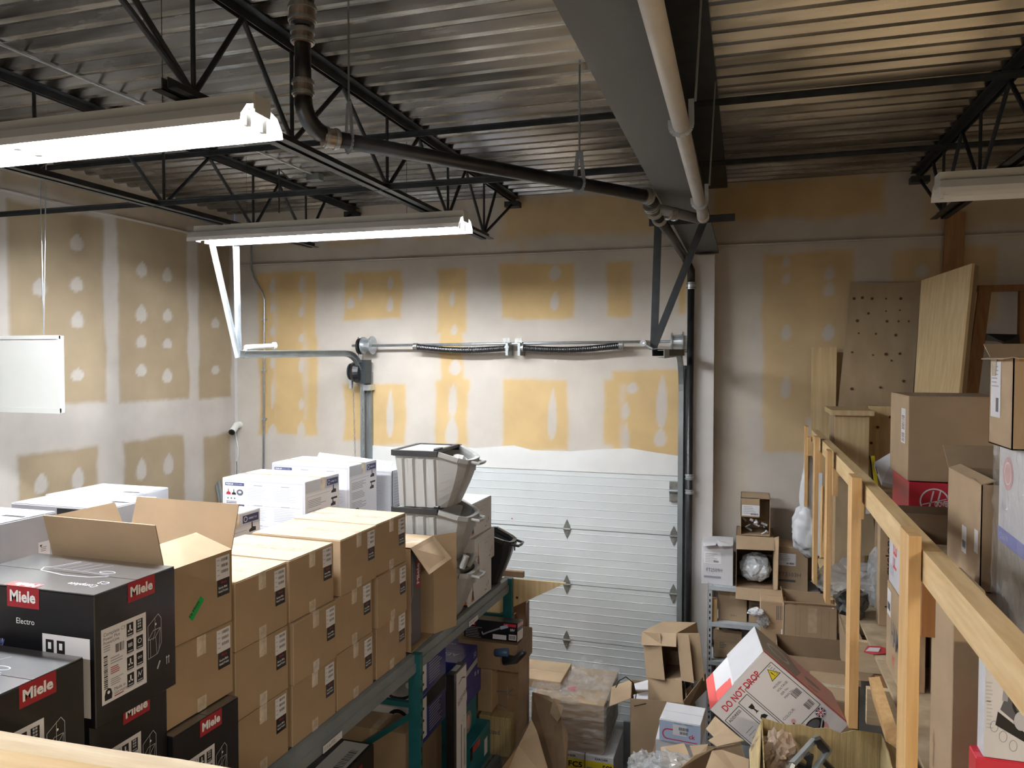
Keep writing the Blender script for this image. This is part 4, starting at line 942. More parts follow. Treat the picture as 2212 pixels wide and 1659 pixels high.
# open Miele shipping carton lying open beside the bins
t = thing('open_carton', 'brown shipping carton open at its front showing a dark vacuum box inside', 'box', (-2.05, 4.1, ZS))
b = B(); x0, x1, y0, y1, z0, z1 = -2.36, -1.80, 3.93, 4.255, ZS+.002, 3.185
for lo, hi in (((x0, y0, z0), (x1, y0+.005, z1)), ((x0, y1-.005, z0), (x1, y1, z1)), ((x0, y0, z0), (x1, y1, z0+.005)), ((x0, y0, z1-.005), (x1, y1, z1)), ((x0, y0, z0), (x0+.005, y1, z1))): b.box(lo, hi, 'kraft')
part('body', b, t)
part('flap', B().sheet([(x1, y1, z0), (x1, y1, z1), (x1+.10, y1+.13, z1-.0), (x1+.10, y1+.13, z0+.02)], .004, 'kraft'), t)
part('flap', B().sheet([(x1, y0+.005, z1), (x1, y1, z1), (x1+.12, y1+.0, z1-.13), (x1+.10, y0+.03, z1-.15)], .004, 'kraft_pale'), t)
part('tape_strip', B().box((x0, (y0+y1)/2-.03, z1), (x1, (y0+y1)/2+.03, z1+.001), 'clear_tape'), t)
v = thing('vacuum_box', 'dark vacuum box standing inside the open shipping carton', 'box', (-2.05, 4.08, ZS+.01))
part('body', B().box((-2.30, 3.945, ZS+.01), (-1.83, 4.14, 3.14), 'ink_soft'), v, bevel=.003)
D = Decal((-1.8295, 3.945, ZS+.01), (0, 1, 0), (0, 0, 1)); D.rect(.125, .32, .06, .17, 'red', 1); D.text('Miele', .168, .345, .038, 'white_ink', 2, .03, width=.12, ang=PI/2); D.line([(.07, .48), (.075, .3), (.05, .26), (.055, .08)], .003, 'ink_pale', 1)
part('side_print', D.b, v)
# ---------------------------------------------------------------- goods on the lower shelf
ZL = 1.30
def sh(label, x1, w_, y0, y1, z0, z1, m='kraft', name='carton', **k):
    size = (w_, y1-y0, z1-z0); return carton(label, (x1-w_/2, (y0+y1)/2, z0), size, m, 0, name=name, **k), size
airs = []
for i, (z0, z1) in enumerate(((1.855, 2.155), (2.158, 2.455))):
    c, size = sh(['lower', 'upper'][i]+' white and blue vacuum box under the top shelf', -1.90, .62, 4.22, 4.70, z0, z1, 'white_card', tape=None, group='white and blue vacuum boxes')
    D = decal(size, 'f'); h = z1-z0
    D.disc(.50, h*.50, .085, 'ink', 1, ry=.10, r0=.024); D.disc(.50, h*.33, .105, 'photo_grey', 2, ry=.075); D.disc(.50, h*.26, .10, 'ink', 1, ry=.075); D.disc(.57, h*.34, .02, 'white_ink', 3)
    D.text('airstream', .02, h*.50, .055, 'ink', 1, .01, width=.26); D.line([(.16, h*.80), (.21, h*.76), (.28, h*.80)], .012, 'navy', 1); D.text('canister vacuum', .03, h*.36, .020, 'navy', 1); part('front_print', D.b, c, local=True)
    D = decal(size, 'r'); D.rect(0, 0, .48, h, 'blue', 0); D.rect(.16, h*.68, .32, h*.32, 'ink', 1); D.rect(.03, .03, .13, h-.05, 'white_ink', 1)
    for q in range(3): D.poly([(.06, .06+q*.075), (.12, .06+q*.075), (.12, .075+q*.075), (.095, .08+q*.075), (.09, .115+q*.075), (.08, .08+q*.075)], 'ink', 2)
    D.lines(.20, h*.60, .22, 9, .018, .006, 'ink_pale', 2); part('side_print', D.b, c, local=True)
sh('stack filler brown carton under the white and blue vacuum boxes', -1.92, .6, 4.24, 4.68, ZL, 1.852, 'kraft_dark', tape=None)
c, size = sh('deep blue upright vacuum box wrapped with a pale band', -1.86, .50, 4.86, 5.30, 1.80, 2.16, 'blue', tape=None)
D = decal(size, 'f'); D.text('PRIMA', .02, .20, .05, 'blue_pale', 1, .0, width=.17); D.disc(.40, .21, .07, 'blue_pale', 1, ry=.05); part('front_print', D.b, c, local=True)
D = decal(size, 't'); D.text('AERODYN', .44, .16, .05, 'blue_pale', 1, .02, width=.36, ang=PI); D.text('world', .35, .34, .05, 'blue_pale', 1, 0, ang=PI); part('top_print', D.b, c, local=True)
D = decal(size, 'r'); D.poly([(0, .20), (.44, .24), (.44, .28), (0, .24)], 'ink_pale', 1); D.disc(.10, .08, .04, 'white_ink', 1, ry=.06); D.text('50', .28, .29, .04, 'blue_pale', 1, .02); D.rect(.30, .15, .03, .03, 'blue_pale', 1); D.rect(.36, .14, .03, .03, 'blue_pale', 1); part('side_print', D.b, c, local=True)
c, size = sh('upper teal tool box under the deep blue box', -1.88, .45, 4.86, 5.26, 1.56, 1.797, 'teal', tape=None)
D = decal(size, 'r'); D.rect(.0, .19, .16, .05, 'bright_red', 1); D.disc(.22, .09, .07, 'tan_ink', 1, ry=.08); D.disc(.22, .09, .03, 'pink', 2, ry=.05); part('side_print', D.b, c, local=True)
c, size = sh('lower teal tool box with a black corner', -1.80, .45, 4.90, 5.34, ZL, 1.557, 'teal', tape=None)
D = decal(size, 'r'); D.rect(.06, .19, .14, .045, 'bright_red', 1); D.rect(.30, .05, .07, .12, 'white_ink', 1); D.rect(.0, .16, .05, .09, 'ink', 1); D.text('toner', .01, .15, .018, 'ink', 2); part('side_print', D.b, c, local=True)
# tall narrow black and white box
t = thing('tall_box', 'tall narrow black box with a white printed side, leaning out of the rack', 'box', (-1.78, 4.5, ZL))
part('body', B().box((-1.785, 4.42, ZL), (-1.73, 4.64, 2.27), 'black_card'), t, bevel=.003)
D = Decal((-1.73, 4.44, ZL), (0, 1, 0), (0, 0, 1)); D.rect(.02, .01, .18, .95, 'paper', 0); D.text('airstream', .05, .74, .045, 'ink', 1, 0, width=.17, ang=PI/2*.15); D.line([(.06, .88), (.12, .90), (.18, .88)], .008, 'navy', 1); D.rect(.10, .10, .012, .5, 'ink_soft', 1); D.poly([(.08, .08), (.16, .08), (.14, .2), (.1, .2)], 'ink', 1); D.rect(.15, .3, .03, .25, 'photo_grey', 1); D.disc(.15, .62, .02, 'ink_grey', 1, r0=.003)
part('side_print', D.b, t)
D = Decal((-1.785, 4.42, 2.27), (1, 0, 0), (0, 1, 0)); D.rect(.01, .06, .035, .1, 'ink_pale', 0); part('top_print', D.b, t)
# boxes behind the first bay post
c, size = sh('black vacuum box with red label behind the teal rack post', -2.02, .42, 3.50, 3.90, ZL, 2.045, 'black_card', tape=None)
D = decal(size, 't'); D.rect(.24, .02, .16, .36, 'paper', 1); D.disc(.12, .15, .045, 'ink_pale', 1, ry=.035); D.barcode(.33, .1, .05, .2, 'ink_soft', 2, 12, vert=True); part('top_print', D.b, c, local=True)
D = decal(size, 'f'); D.rect(.12, .63, .24, .09, 'red', 1); D.text('Miele', .15, .655, .04, 'white_ink', 2, .03, width=.17); part('front_print', D.b, c, local=True)
D = decal(size, 'r'); D.rect(.10, .60, .16, .10, 'red', 1); D.text('Miele', .12, .63, .035, 'white_ink', 2, .03, width=.12); D.line([(.08, .5), (.10, .3), (.06, .1)], .004, 'ink_pale', 1); D.line([(.22, .5), (.2, .25), (.24, .1)], .004, 'ink_pale', 1); part('side_print', D.b, c, local=True)
c, size = sh('brown carton beyond the teal rack post under the vacuum boxes', -1.86, .42, 3.99, 4.2, ZL, 2.08, 'kraft', tape='tape', seam='y')
c, size = sh('white box with black corner at the back of the lower shelf', -2.48, .30, 3.55, 3.85, ZL, 2.20, 'white_card', tape=None)
D = decal(size, 'r'); D.rect(.02, .72, .2, .15, 'red', 1); D.text('Miele', .04, .77, .05, 'white_ink', 2, .02, width=.15); part('side_print', D.b, c, local=True)
c, size = sh('brown carton printed itized under the top shelf front', -1.98, .55, 2.80, 3.22, ZL, 2.20, 'kraft_dark', tape=None)
D = decal(size, 'f'); D.text('sanitized', .22, .66, .055, 'navy', 1, .01, width=.27); part('front_print', D.b, c, local=True)
c, size = sh('white carpet cleaner box on the lower shelf in front of the rack post', -1.86, .46, 3.26, 3.48, ZL, 1.98, 'white_card', tape=None)
D = decal(size, 't'); D.poly([(.10, .15), (.22, .12), (.32, .13), (.32, .15), (.2, .17), (.12, .19)], 'orange', 1); D.text('carpet', .22, .03, .03, 'tan_ink', 1, 0, width=.12); D.text('pro', .36, .06, .02, 'ink', 1); part('top_print', D.b, c, local=True)
sh('brown carton low on the rack beneath the teal boxes end', -1.90, .5, 2.2, 2.75, ZL, 2.1, 'kraft_dark', tape=None)
# ================================================================ BEYOND THE RACK END
t = thing('hardboard_panel', 'tall dark brown hardboard panel standing past the rack end', 'panel', (-1.75, 5.75, 0))
a, c = at(1146, 1294, y=5.80), at(1120, 1297, y=5.72)
part('board', B().box((-2.3, 5.74, 0), (a.x, 5.765, a.z), 'hardboard'), t); part('edge_post', B().box((a.x-.11, 5.70, 0), (a.x-.10, 5.74, a.z-.1), 'hardboard').box((a.x-.012, 5.70, 0), (a.x, 5.74, a.z), 'hardboard'), t)
p = [at(1084, 1248, y=5.62), at(1222, 1259, y=5.62), at(1084, 1322, y=5.62)]
p = [p[0]+Vector((-.5, 0, .03)), p[0], p[1], p[2], p[2]+Vector((-.5, 0, -.28))]
tri = part('plywood_offcut', B().sheet(p, .018, 'plywood_light'), label='pointed knotty plywood offcut sticking out past the rack end', cat='plywood')
for px, py in ((1092, 1297), (1117, 1291)):
    q = at(px, py, y=5.60); part('knot', B().tube([q, q+Vector((0, -.003, 0))], .010, 'knot', 10), tri)
part('dark_plank', B().box((p[0].x, 5.66, p[1].z+.0), (at(1130, 1246, y=5.66).x, 5.70, p[1].z+.045), 'hardboard'), label='dark plank edge on top of the plywood offcut', cat='plank')
def fitted(px0, px1, y, py0, py1, d, label, m='kraft', **k):
    loc, size = pbox(px0, px1, y, py0, py1, d); return carton(label, loc, size, m, **k), size
# Makita cleaner box
t = thing('cleaner_box', 'long black cordless cleaner box with red corner print on brown carton', 'box', at(1065, 1400, y=5.3))
A, Bp, Cc, Dd = at(1003, 1335, y=5.28), at(1118, 1347, y=5.22), at(1118, 1396, y=5.22), at(1002, 1374, y=5.28)
dv = at(1130, 1338, y=5.36)-Bp; U = (Bp-A); H = (A-Dd)
part('body', B().add([Dd, Dd+U, Dd+U+dv, Dd+dv, A, A+U, A+U+dv, A+dv], [(0, 3, 2, 1), (4, 5, 6, 7), (0, 1, 5, 4), (1, 2, 6, 5), (2, 3, 7, 6), (3, 0, 4, 7)], 'black_card'), t)
D = Decal(Dd, U, H); L_ = U.length; hh_ = H.length; D.rect(.01, hh_-.045, .085, .036, 'bright_red', 1); D.text('Makita', .015, hh_-.038, .020, 'white_ink', 2, .02, width=.07); D.rect(L_-.11, hh_-.03, .10, .02, 'bright_red', 1); D.lines(.015, hh_-.06, .14, 7, .012, .003, 'ink_pale', 1)
D.line([(.16, .03), (.20, .05), (.30, .09)], .012, 'ink_grey', 1); D.line([(.30, .09), (.36, .11)], .024, 'blue_pale', 1); D.line([(.16, .03), (.15, .05)], .01, 'ink_pale', 1); D.rect(.24, .006, .11, .035, 'paper', 1); D.rect(.37, .01, .06, .04, 'paper', 1); D.barcode(.375, .016, .05, .028, 'ink', 2); D.text('18V', .38, .075, .018, 'white_ink', 1, .02)
part('front_print', D.b, t)
D = Decal(A, U, dv); D.lines(.02, dv.length*.9, L_*.8, 4, dv.length*.22, .003, 'ink_grey', 1); part('top_film', D.b, t)
D = Decal(Dd+U, dv, H); D.rect(0, 0, dv.length, hh_*.55, 'paper', 1); D.rect(0, hh_*.75, dv.length, hh_*.2, 'pink', 1); part('side_print', D.b, t)
zb = Dd.z; 
bc = carton('wide torn brown carton right under the black cleaner box', (Dd.x+U.x*.5-.01, 5.42, zb-.20), (.46, .40, .198), 'kraft_dark', tape=None)
t = thing('vacuum_wand', 'dark blue and black vacuum wand handle poking from torn carton', 'wand', at(1105, 1410, y=5.2))
part('handle', B().tube([at(1072, 1408, y=5.24), at(1100, 1410, y=5.22)], .035, 'plastic_blue', 14), t, smooth=True); part('nozzle', B().tube([at(1090, 1425, y=5.22), at(1115, 1425, y=5.2), at(1132, 1408, y=5.16)], [.04, .028, .022], 'black_plastic', 12), t, smooth=True)
c, size = fitted(1032, 1062, 5.30, 1418, 1537, .20, 'tall brown carton with torn top beside the deep blue box', 'kraft', tape='tape', seam='y')
part('flap', B().sheet([at(1063, 1425, y=5.32), at(1086, 1404, y=5.42), at(1084, 1440, y=5.42), at(1070, 1450, y=5.32)], .004, 'kraft_pale'), c)
c, size = fitted(1035, 1103, 5.34, 1548, 1632, .22, 'brown carton with blue print low past the teal boxes', 'kraft_olive', tape=None)
D = decal(size, 'f'); D.text('sanitized', .02, size[2]*.55, .035, 'navy', 1, 0, width=.14); part('front_print', D.b, c, local=True)
bz = at(1070, 1632, y=5.34).z
sh('brown carton on the floor under the low printed carton', at(1103, 1632, y=5.34).x, .34, 5.36, 5.62, .0, bz-.003, 'kraft_dark', tape=None)
sh('large brown carton on the floor past the rack holding the torn carton', Dd.x+U.x*.5+.16, .30, 5.05, 5.33, .0, .9, 'kraft_dark', tape=None)
sh('upper brown carton past the rack just below the torn carton', Dd.x+U.x*.5+.16, .34, 5.45, 5.69, bz-.0, zb-.203, 'kraft_dark', tape=None)
w1 = part('bent_wire', B().tube([at(1073, 1493, y=5.25), at(1085, 1494, y=5.2), at(1098, 1496, y=5.15), at(1110, 1487, y=5.1)], .003, 'galv', 6).tube([at(1095, 1482, y=5.15), at(1097, 1508, y=5.15)], .003, 'galv', 6).tube([at(1074, 1492, y=5.25), at(1075, 1520, y=5.25), at(1095, 1530, y=5.2)], .003, 'galv', 6), label='thin bent wire hanging beside the hardboard panel', cat='wire')
# brown cardboard sheets and flap in front
cs = part('cardboard_sheet', B().sheet([at(1150, 1495, y=5.5), at(1185, 1503, y=5.45), at(1204, 1522, y=5.4), at(1212, 1552, y=5.35), at(1228, 1590, y=5.35), at(1222, 1660, y=5.3), at(1224, 1760, y=5.3), at(1150, 1760, y=5.5)], .006, 'kraft_dark'), label='torn dark brown cardboard sheet standing before the wrapped pallet', cat='cardboard')
part('torn_strip', B().sheet([at(1188, 1540, y=5.38), at(1196, 1508, y=5.36), at(1209, 1512, y=5.34), at(1212, 1545, y=5.33), at(1205, 1560, y=5.35)], .004, 'kraft'), cs)
part('torn_strip', B().sheet([at(1203, 1521, y=5.32), at(1217, 1526, y=5.30), at(1212, 1547, y=5.3)], .003, 'kraft_pale'), cs)
part('cardboard_sheet', B().sheet([at(1148, 1554, y=5.0), at(1160, 1580, y=4.95), at(1172, 1620, y=4.9), at(1195, 1700, y=4.85), at(1200, 1800, y=4.85), at(1040, 1800, y=4.7), at(1084, 1659, y=4.8), at(1120, 1610, y=4.95)], .006, 'kraft'), label='pointed pale cardboard flap at bottom centre', cat='cardboard')
part('cardboard_sheet', B().sheet([at(1128, 1590, y=5.05), at(1146, 1556, y=5.1), at(1150, 1600, y=5.1), at(1080, 1700, y=5.0), at(1040, 1760, y=4.95), at(1060, 1700, y=5.0)], .006, 'kraft_dark'), label='dark cardboard edge behind the pointed pale flap', cat='cardboard')
# ---------------------------------------------------------------- wrapped pallet by the door
py_ = 6.05
zA = at(1255, 1518, y=py_).z; xA = at(1203, 1515, y=py_).x; xB = at(1305, 1523, y=py_).x
ztop = zA
for i, (z1, z0) in enumerate(((ztop, at(1255, 1556, y=py_).z), (at(1255, 1556, y=py_).z, at(1255, 1592, y=py_).z), (at(1255, 1592, y=py_).z, at(1255, 1624, y=py_).z))):
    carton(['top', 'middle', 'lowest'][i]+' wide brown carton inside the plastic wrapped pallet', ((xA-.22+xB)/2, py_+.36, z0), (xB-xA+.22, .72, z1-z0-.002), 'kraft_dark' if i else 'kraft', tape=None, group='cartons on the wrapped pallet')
k0 = at(1255, 1624, y=py_).z
s0 = at(1208, 1471, y=6.2); s1 = at(1208, 1489, y=6.2)
carton('smaller brown carton on top of the wrapped pallet', (s0.x-.22, 6.42, ztop+.001), (.46, .42, at(1200, 1472, y=6.22).z-ztop), 'kraft_pale', tape=None)
zt = at(1200, 1472, y=6.22).z
for i, (px0, px1) in enumerate(((1172, 1263), (1264, 1326))):
    x0 = at(px0, 1640, y=6.03).x; x1 = at(px1, 1640, y=6.03).x; size = (x1-x0-.004, .5, k0-.003)
    c = carton(['left', 'right'][i]+' yellow and white floor cleaner box at the pallet foot', ((x0+x1)/2, 6.03+.25, 0), size, 'white_card', tape=None, group='yellow floor cleaner boxes')
    D = decal(size, 'f'); h = size[2]; W_ = size[0]; D.rect(.0, h-.75, W_, .70, 'yellow', 0); D.text('KARCHER', W_*.35, h-.036, .018, 'ink', 1, .02, width=W_*.45); D.text('FC5', W_*.62, h-.115, .045, 'ink', 1, .03, width=W_*.33)
    D.rect(.01, h-.16, .05, .06, 'tan_ink', 1); D.disc(W_*.5, h-.4, .08, 'white_ink', 1); D.rect(W_*.48, h-.38, .02, .14, 'ink', 2); part('front_print', D.b, c, local=True)
wt = thing('stretch_wrap', 'crinkled clear stretch wrap drawn tight over the pallet cartons', 'plastic wrap', ((xA+xB)/2, 6.4, .8))
def crinkle(pts, n, m, name, amp=.012):
    b = B(); a, c, d, e = [Vector(p) for p in pts]; vs = []; nr = (c-a).cross(e-a).normalized()
    for j in range(n+1):
        for i in range(n+1):
            u, v = i/n, j/n; p = a.lerp(c, u).lerp(e.lerp(d, u), v); vs.append(p+nr*(amp*noise.noise(Vector((u*7+v*3, v*13, a.x*3)))*2))
    b.add(vs, [(j*(n+1)+i, j*(n+1)+i+1, (j+1)*(n+1)+i+1, (j+1)*(n+1)+i) for j in range(n) for i in range(n)], m); return part(name, b, wt, smooth=False)
e = .02; X0, X1, Y0, Y1 = xA-.24, xB+e, py_-e, py_+.74
crinkle([(X0, Y0, k0), (X1, Y0, k0), (X1, Y0, ztop+.01), (X0, Y0, ztop+.01)], 22, 'wrap', 'wrap_front')
crinkle([(X1, Y0, k0), (X1, Y1, k0), (X1, Y1, ztop+.01), (X1, Y0, ztop+.01)], 22, 'wrap', 'wrap_side')
xs = s0.x+.02
crinkle([(xs, Y0+.12, ztop+.02), (X1, Y0, ztop+.02), (X1, Y1, ztop+.02), (xs, Y1, zt)], 22, 'wrap', 'wrap_top', .03)
crinkle([(X0, Y0, ztop+.02), (X1-.2, Y0, ztop+.02), (xs, 6.2, zt-.01), (X0, 6.2, zt-.01)], 22, 'wrap', 'wrap_slope', .02)
crinkle([(xs, 6.2, ztop+.02), (X1, 6.3, ztop+.03), (xs+.05, 6.55, zt), (xs, 6.25, zt)], 14, 'wrap', 'wrap_slope', .02)
q = at(1239, 1492, y=6.35); part('red_sticker', B().box((q.x-.03, 6.25, ztop+.002), (q.x+.035, 6.33, ztop+.004), 'bright_red'), wt)
sp = at(1330, 1600, y=6.6); part('steel_sheet', B().box((xB+.06, 6.70, 0), (xB+.26, 6.72, at(1330, 1556, y=6.7).z), 'steel_grey'), label='grey metal sheet standing between the pallet and the open cartons', cat='metal sheet')
# ================================================================ MEZZANINE AND TIMBER
ZM = 2.62
t = thing('mezzanine_floor', None, None, (2, 2, 2.3), kind='structure')
for i, (y0, y1) in enumerate(((.85, 2.06), (2.065, 3.28), (3.285, 4.50), (4.505, 5.72), (5.725, 7.07))):
    part('floor_sheet', B().box((.70, y0, ZM-.018), (XR-.01, y1, ZM), 'osb'), t)
part('floor_sheet', B().box((-2.2, YF+.01, ZM-.018), (XR-.01, .82, ZM), 'osb'), t)
for y in (1.7, 2.3, 2.9, 3.55, 4.16, 4.85, 5.5, 6.2, 6.9): part('floor_joist', B().box((.60, y-.02, ZM-.20), (XR-.02, y+.02, ZM-.02), 'pine_x'), t)
part('edge_beam', B().box((.74, .83, ZM-.30), (.79, 7.0, ZM-.205), 'pine_dark'), t)
for y in (1.2, 3.6, 6.6): part('support_post', B().box((.80, y, 0), (.89, y+.09, ZM-.30), 'pine'), t)
for x in (-2.1, .8): part('support_post', B().box((x, .70, 0), (x+.09, .79, ZM-.02), 'pine'), t)
t = thing('wooden_railing', 'pale timber railing running to the back wall on the right', 'railing', (.5, 3.6, ZM))
part('top_rail', B().add([(.462, .9, 3.63), (.512, .9, 3.63), (.545, 3.86, 3.63), (.495, 3.86, 3.63), (.462, .9, 3.72), (.512, .9, 3.72), (.545, 3.86, 3.72), (.495, 3.86, 3.72)], [(0,3,2,1),(4,5,6,7),(0,1,5,4),(1,2,6,5),(2,3,7,6),(3,0,4,7)], 'pine_y'), t)
part('top_rail', B().add([(.493, 3.865, 3.63), (.543, 3.865, 3.63), (.545, 6.36, 3.62), (.495, 6.36, 3.62), (.493, 3.865, 3.72), (.543, 3.865, 3.72), (.545, 6.36, 3.71), (.495, 6.36, 3.71)], [(0,3,2,1),(4,5,6,7),(0,1,5,4),(1,2,6,5),(2,3,7,6),(3,0,4,7)], 'pine_y'), t)
for pl, pm_, prr, py, pb, blk_ in ((1944, 1964, 1992, 1158, None, None), (1830, 1841, 1862, 1032, 1575, None), (1783, 1788, 1799, 975, 1305, None), (1757, 1761, 1770, 945, 1262, None), (1736, 1740, 1747, 922, 1095, None)):
    yf = at(prr, py, x=.475).y; x0 = at(pm_, py, y=yf).x; yb = min(at(pl, py, x=x0).y, yf+.13); zt = at((pm_+prr)/2, py, y=yf).z
    zb = at((pm_+prr)/2, pb, y=yf).z if pb else 2.0
    part('post', B().box((x0, yf, zb), (.474, yb, zt), 'pine'), t)
for px0, px1, py0, py1, yy in ((1860, 1866, 1040, 1122, 4.12), (1800, 1810, 1003, 1072, 5.05), (1770, 1778, 965, 1022, 5.9), (1993, 2020, 1215, 1378, 2.5), (1745, 1752, 945, 985, 6.25)):
    a = at(px0, py0, y=yy); c = at(px1, py1, y=yy); part('block', B().box((a.x, yy, c.z), (c.x, yy+.09, min(a.z, 3.70 if yy > 3 else 3.6)), 'pine_dark' if px0 == 1993 else 'pine'), t)
nb = B().box((.40, 2.38, 3.742), (.474, 2.50, 3.752), 'pine_x')
t = thing('near_rail', 'pale worn timber rail across the bottom left corner close to camera', 'railing', (-1.2, .8, 3.63))
a, c = at(0, 1580, z=3.72), at(480, 1655, z=3.72); d = (c-a).normalized()
a2 = a-d*1.4; c2 = c+d*1.0; n = Vector((-d.y, d.x, 0))*-.036; vs = [a2+n, c2+n, c2, a2]; K = 26; b = B()
vs = []
for i in range(K+1):
    p = a2.lerp(c2, i/K); r = noise.noise(Vector((i*.9, 0, 0)))*.0022
    vs += [p+n+Vector((0, 0, -.09)), p+n+Vector((0, 0, r-.002)), p+n*.5+Vector((0, 0, .001)), p+Vector((0, r, r)), p+Vector((0, 0, -.09))]
fs = []
for i in range(K):
    for j in range(5): fs.append((i*5+j, i*5+(j+1) % 5, (i+1)*5+(j+1) % 5, (i+1)*5+j))
b.add(vs, fs, 'pine_x'); part('top_rail', b, t)
for x in (-1.9, -.2): part('post', B().box((x, .785, ZM), (x+.09, .82, 3.70), 'pine'), t)
# ---------------------------------------------------------------- sheets and boards at the back right
def leaf(name, label, pts, th, m, cat='board', group=None, knots=(), kp=None):
    o = part(name, B().sheet([at(*p[:2], y=p[2]) for p in pts], th, m), label=label, cat=cat, group=group)
    for px, py in knots:
        yk = kp(px, py); q = at(px, py, y=yk-th/2-.003); part('knot', B().tube([q+Vector((0, .002, 0)), q], random.uniform(.007, .013), 'knot', 8), o)
    return o
leaf('plank', 'narrow brown plank standing highest against the right back wall', [(2043, 457, 7.04), (2086, 459, 7.04), (2056, 1100, 7.02), (2008, 1100, 7.02)], .03, 'pine_dark', 'plank')
leaf('plywood_sheet', 'grey weathered plywood sheet with rows of knots leaning on the back wall', [(1837, 611, 7.0), (1989, 612, 7.0), (1950, 1180, 6.72), (1780, 1185, 6.72)], .02, 'plywood', 'plywood',
     knots=[(1845, 645), (1863, 643), (1884, 645), (1914, 645), (1946, 645), (1876, 677), (1914, 672), (1944, 670), (1852, 693), (1916, 694), (1941, 694), (1963, 694), (1855, 720), (1892, 721), (1935, 724), (1841, 761), (1886, 767), (1914, 765), (1944, 764), (1926, 779), (1840, 840), (1902, 837), (1952, 823)], kp=lambda px, py: 7.0-.15*(py-611)/290)
leaf('steel_channel', 'black metal track standing between the two tall plywood sheets', [(1991, 608, 6.95), (1994, 608, 6.95), (1958, 1170, 6.6), (1949, 1170, 6.6)], .03, 'black_plastic', 'metal channel')
leaf('plywood_sheet', 'pale tall plywood sheet standing at an angle, right of the knotted sheet', [(1993, 606, 6.7), (2103, 569, 6.1), (2040, 1195, 5.98), (1957, 1165, 6.5)], .02, 'plywood_light', 'plywood')
leaf('plywood_sheet', 'thin dark edged sheet directly behind the pale tall plywood', [(2104, 571, 6.18), (2113, 576, 6.2), (2051, 1190, 6.1), (2043, 1190, 6.08)], .012, 'plywood', 'plywood')
leaf('plank', 'dark leaning plank in the shadow right of the pale plywood', [(2114, 620, 6.7), (2141, 624, 6.7), (2064, 1240, 6.40), (2034, 1240, 6.40)], .03, 'pine_dark', 'plank')
t = thing('timber_frame', 'dark timber frame around a shadowed opening at the right back', 'frame', at(2160, 800, y=6.8))
a, c = at(2108, 617, y=6.8), at(2330, 640, y=6.8)
part('head', B().box((a.x, 6.78, a.z-.05), (c.x, 6.82, a.z), 'pine_dark'), t); x = at(2200, 700, y=6.8).x; part('jamb', B().box((x, 6.77, ZM), (x+.08, 6.83, a.z-.05), 'pine_dark'), t)
leaf('folded_chair', 'black padded thing hanging inside the dark timber frame', [(2128, 722, 6.72), (2199, 724, 6.72), (2203, 775, 6.7), (2178, 790, 6.7), (2168, 740, 6.7), (2155, 736, 6.7), (2128, 735, 6.72)], .06, 'black_plastic', 'seat')
def bx(label, px0, px1, y, py0, py1, d, m, name='carton', **k):
    loc, size = pbox(px0, px1, y, py0, py1, d); size = (size[0], size[1], size[2]); return carton(label, loc, size, m, name=name, **k), size
a = at(1754, 750, y=6.95); c = at(1804, 1000, y=6.95)
part('plank', B().box((a.x, 6.95, ZM), (c.x, 6.98, a.z), 'plywood_light'), label='short pale board standing left of the grey knotted sheet', cat='plank')
t = thing('wooden_duct', 'tall boxed wooden column with a pale cap behind the railing', 'wooden box', at(1840, 1000, y=6.2))
x0, x1 = at(1803, 950, y=6.2).x, at(1877, 950, y=6.2).x; zc = at(1840, 897, y=6.2).z
part('front_board', B().box((x0, 6.2, ZM+.0), (x1, 6.22, zc), 'plywood_light'), t); part('side_board', B().box((x0-.0, 6.22, ZM), (x0+.018, 6.62, zc), 'plywood'), t)
part('side_board', B().box((x1-.018, 6.22, ZM), (x1, 6.62, zc), 'plywood'), t)
part('cap', B().box((x0-.03, 6.16, zc), (x1+.03, 6.68, zc+.038), 'plywood_light'), t)
part('lower_panel', B().box((x0+.01, 6.17, ZM), (x1-.02, 6.198, at(1840, 1030, y=6.2).z), 'plywood'), t)
leaf('plywood_sheet', 'knotty pale plywood between the boxed column and the big carton', [(1876, 877, 6.75), (1990, 880, 6.75), (1990, 1100, 6.7), (1876, 1100, 6.7)], .02, 'plywood_light', 'plywood', knots=[(1923, 901), (1896, 923), (1882, 957)], kp=lambda a_, b_: 6.73)
leaf('striped_board', 'thin yellow edged board leaning beside the blue and white box', [(1881, 985, 6.0), (1889, 985, 6.0), (1918, 1225, 5.76), (1911, 1225, 5.76)], .01, 'yellow', 'board')
leaf('dark_board', 'thin black board leaning left of the yellow edged board', [(1877, 985, 6.04), (1881, 985, 6.04), (1912, 1225, 5.8), (1905, 1225, 5.8)], .012, 'ink', 'board')
o = leaf('blue_banded_box', 'tilted white box with a wide blue band left of the big carton', [(1888, 1003, 5.7), (1940, 972, 5.7), (1960, 1060, 5.6), (1905, 1045, 5.6)], .08, 'white_card', 'box')
part('blue_band', B().sheet([at(1891, 1008, y=5.645), at(1942, 983, y=5.645), at(1945, 997, y=5.645), at(1895, 1024, y=5.645)], .004, 'navy'), o)
qa = at(1930, 1058, y=5.6); carton('brown carton under the blue banded white box', (qa.x+.02, 5.62, ZM), (.22, .22, qa.z-ZM-.02), 'kraft_dark', tape=None)
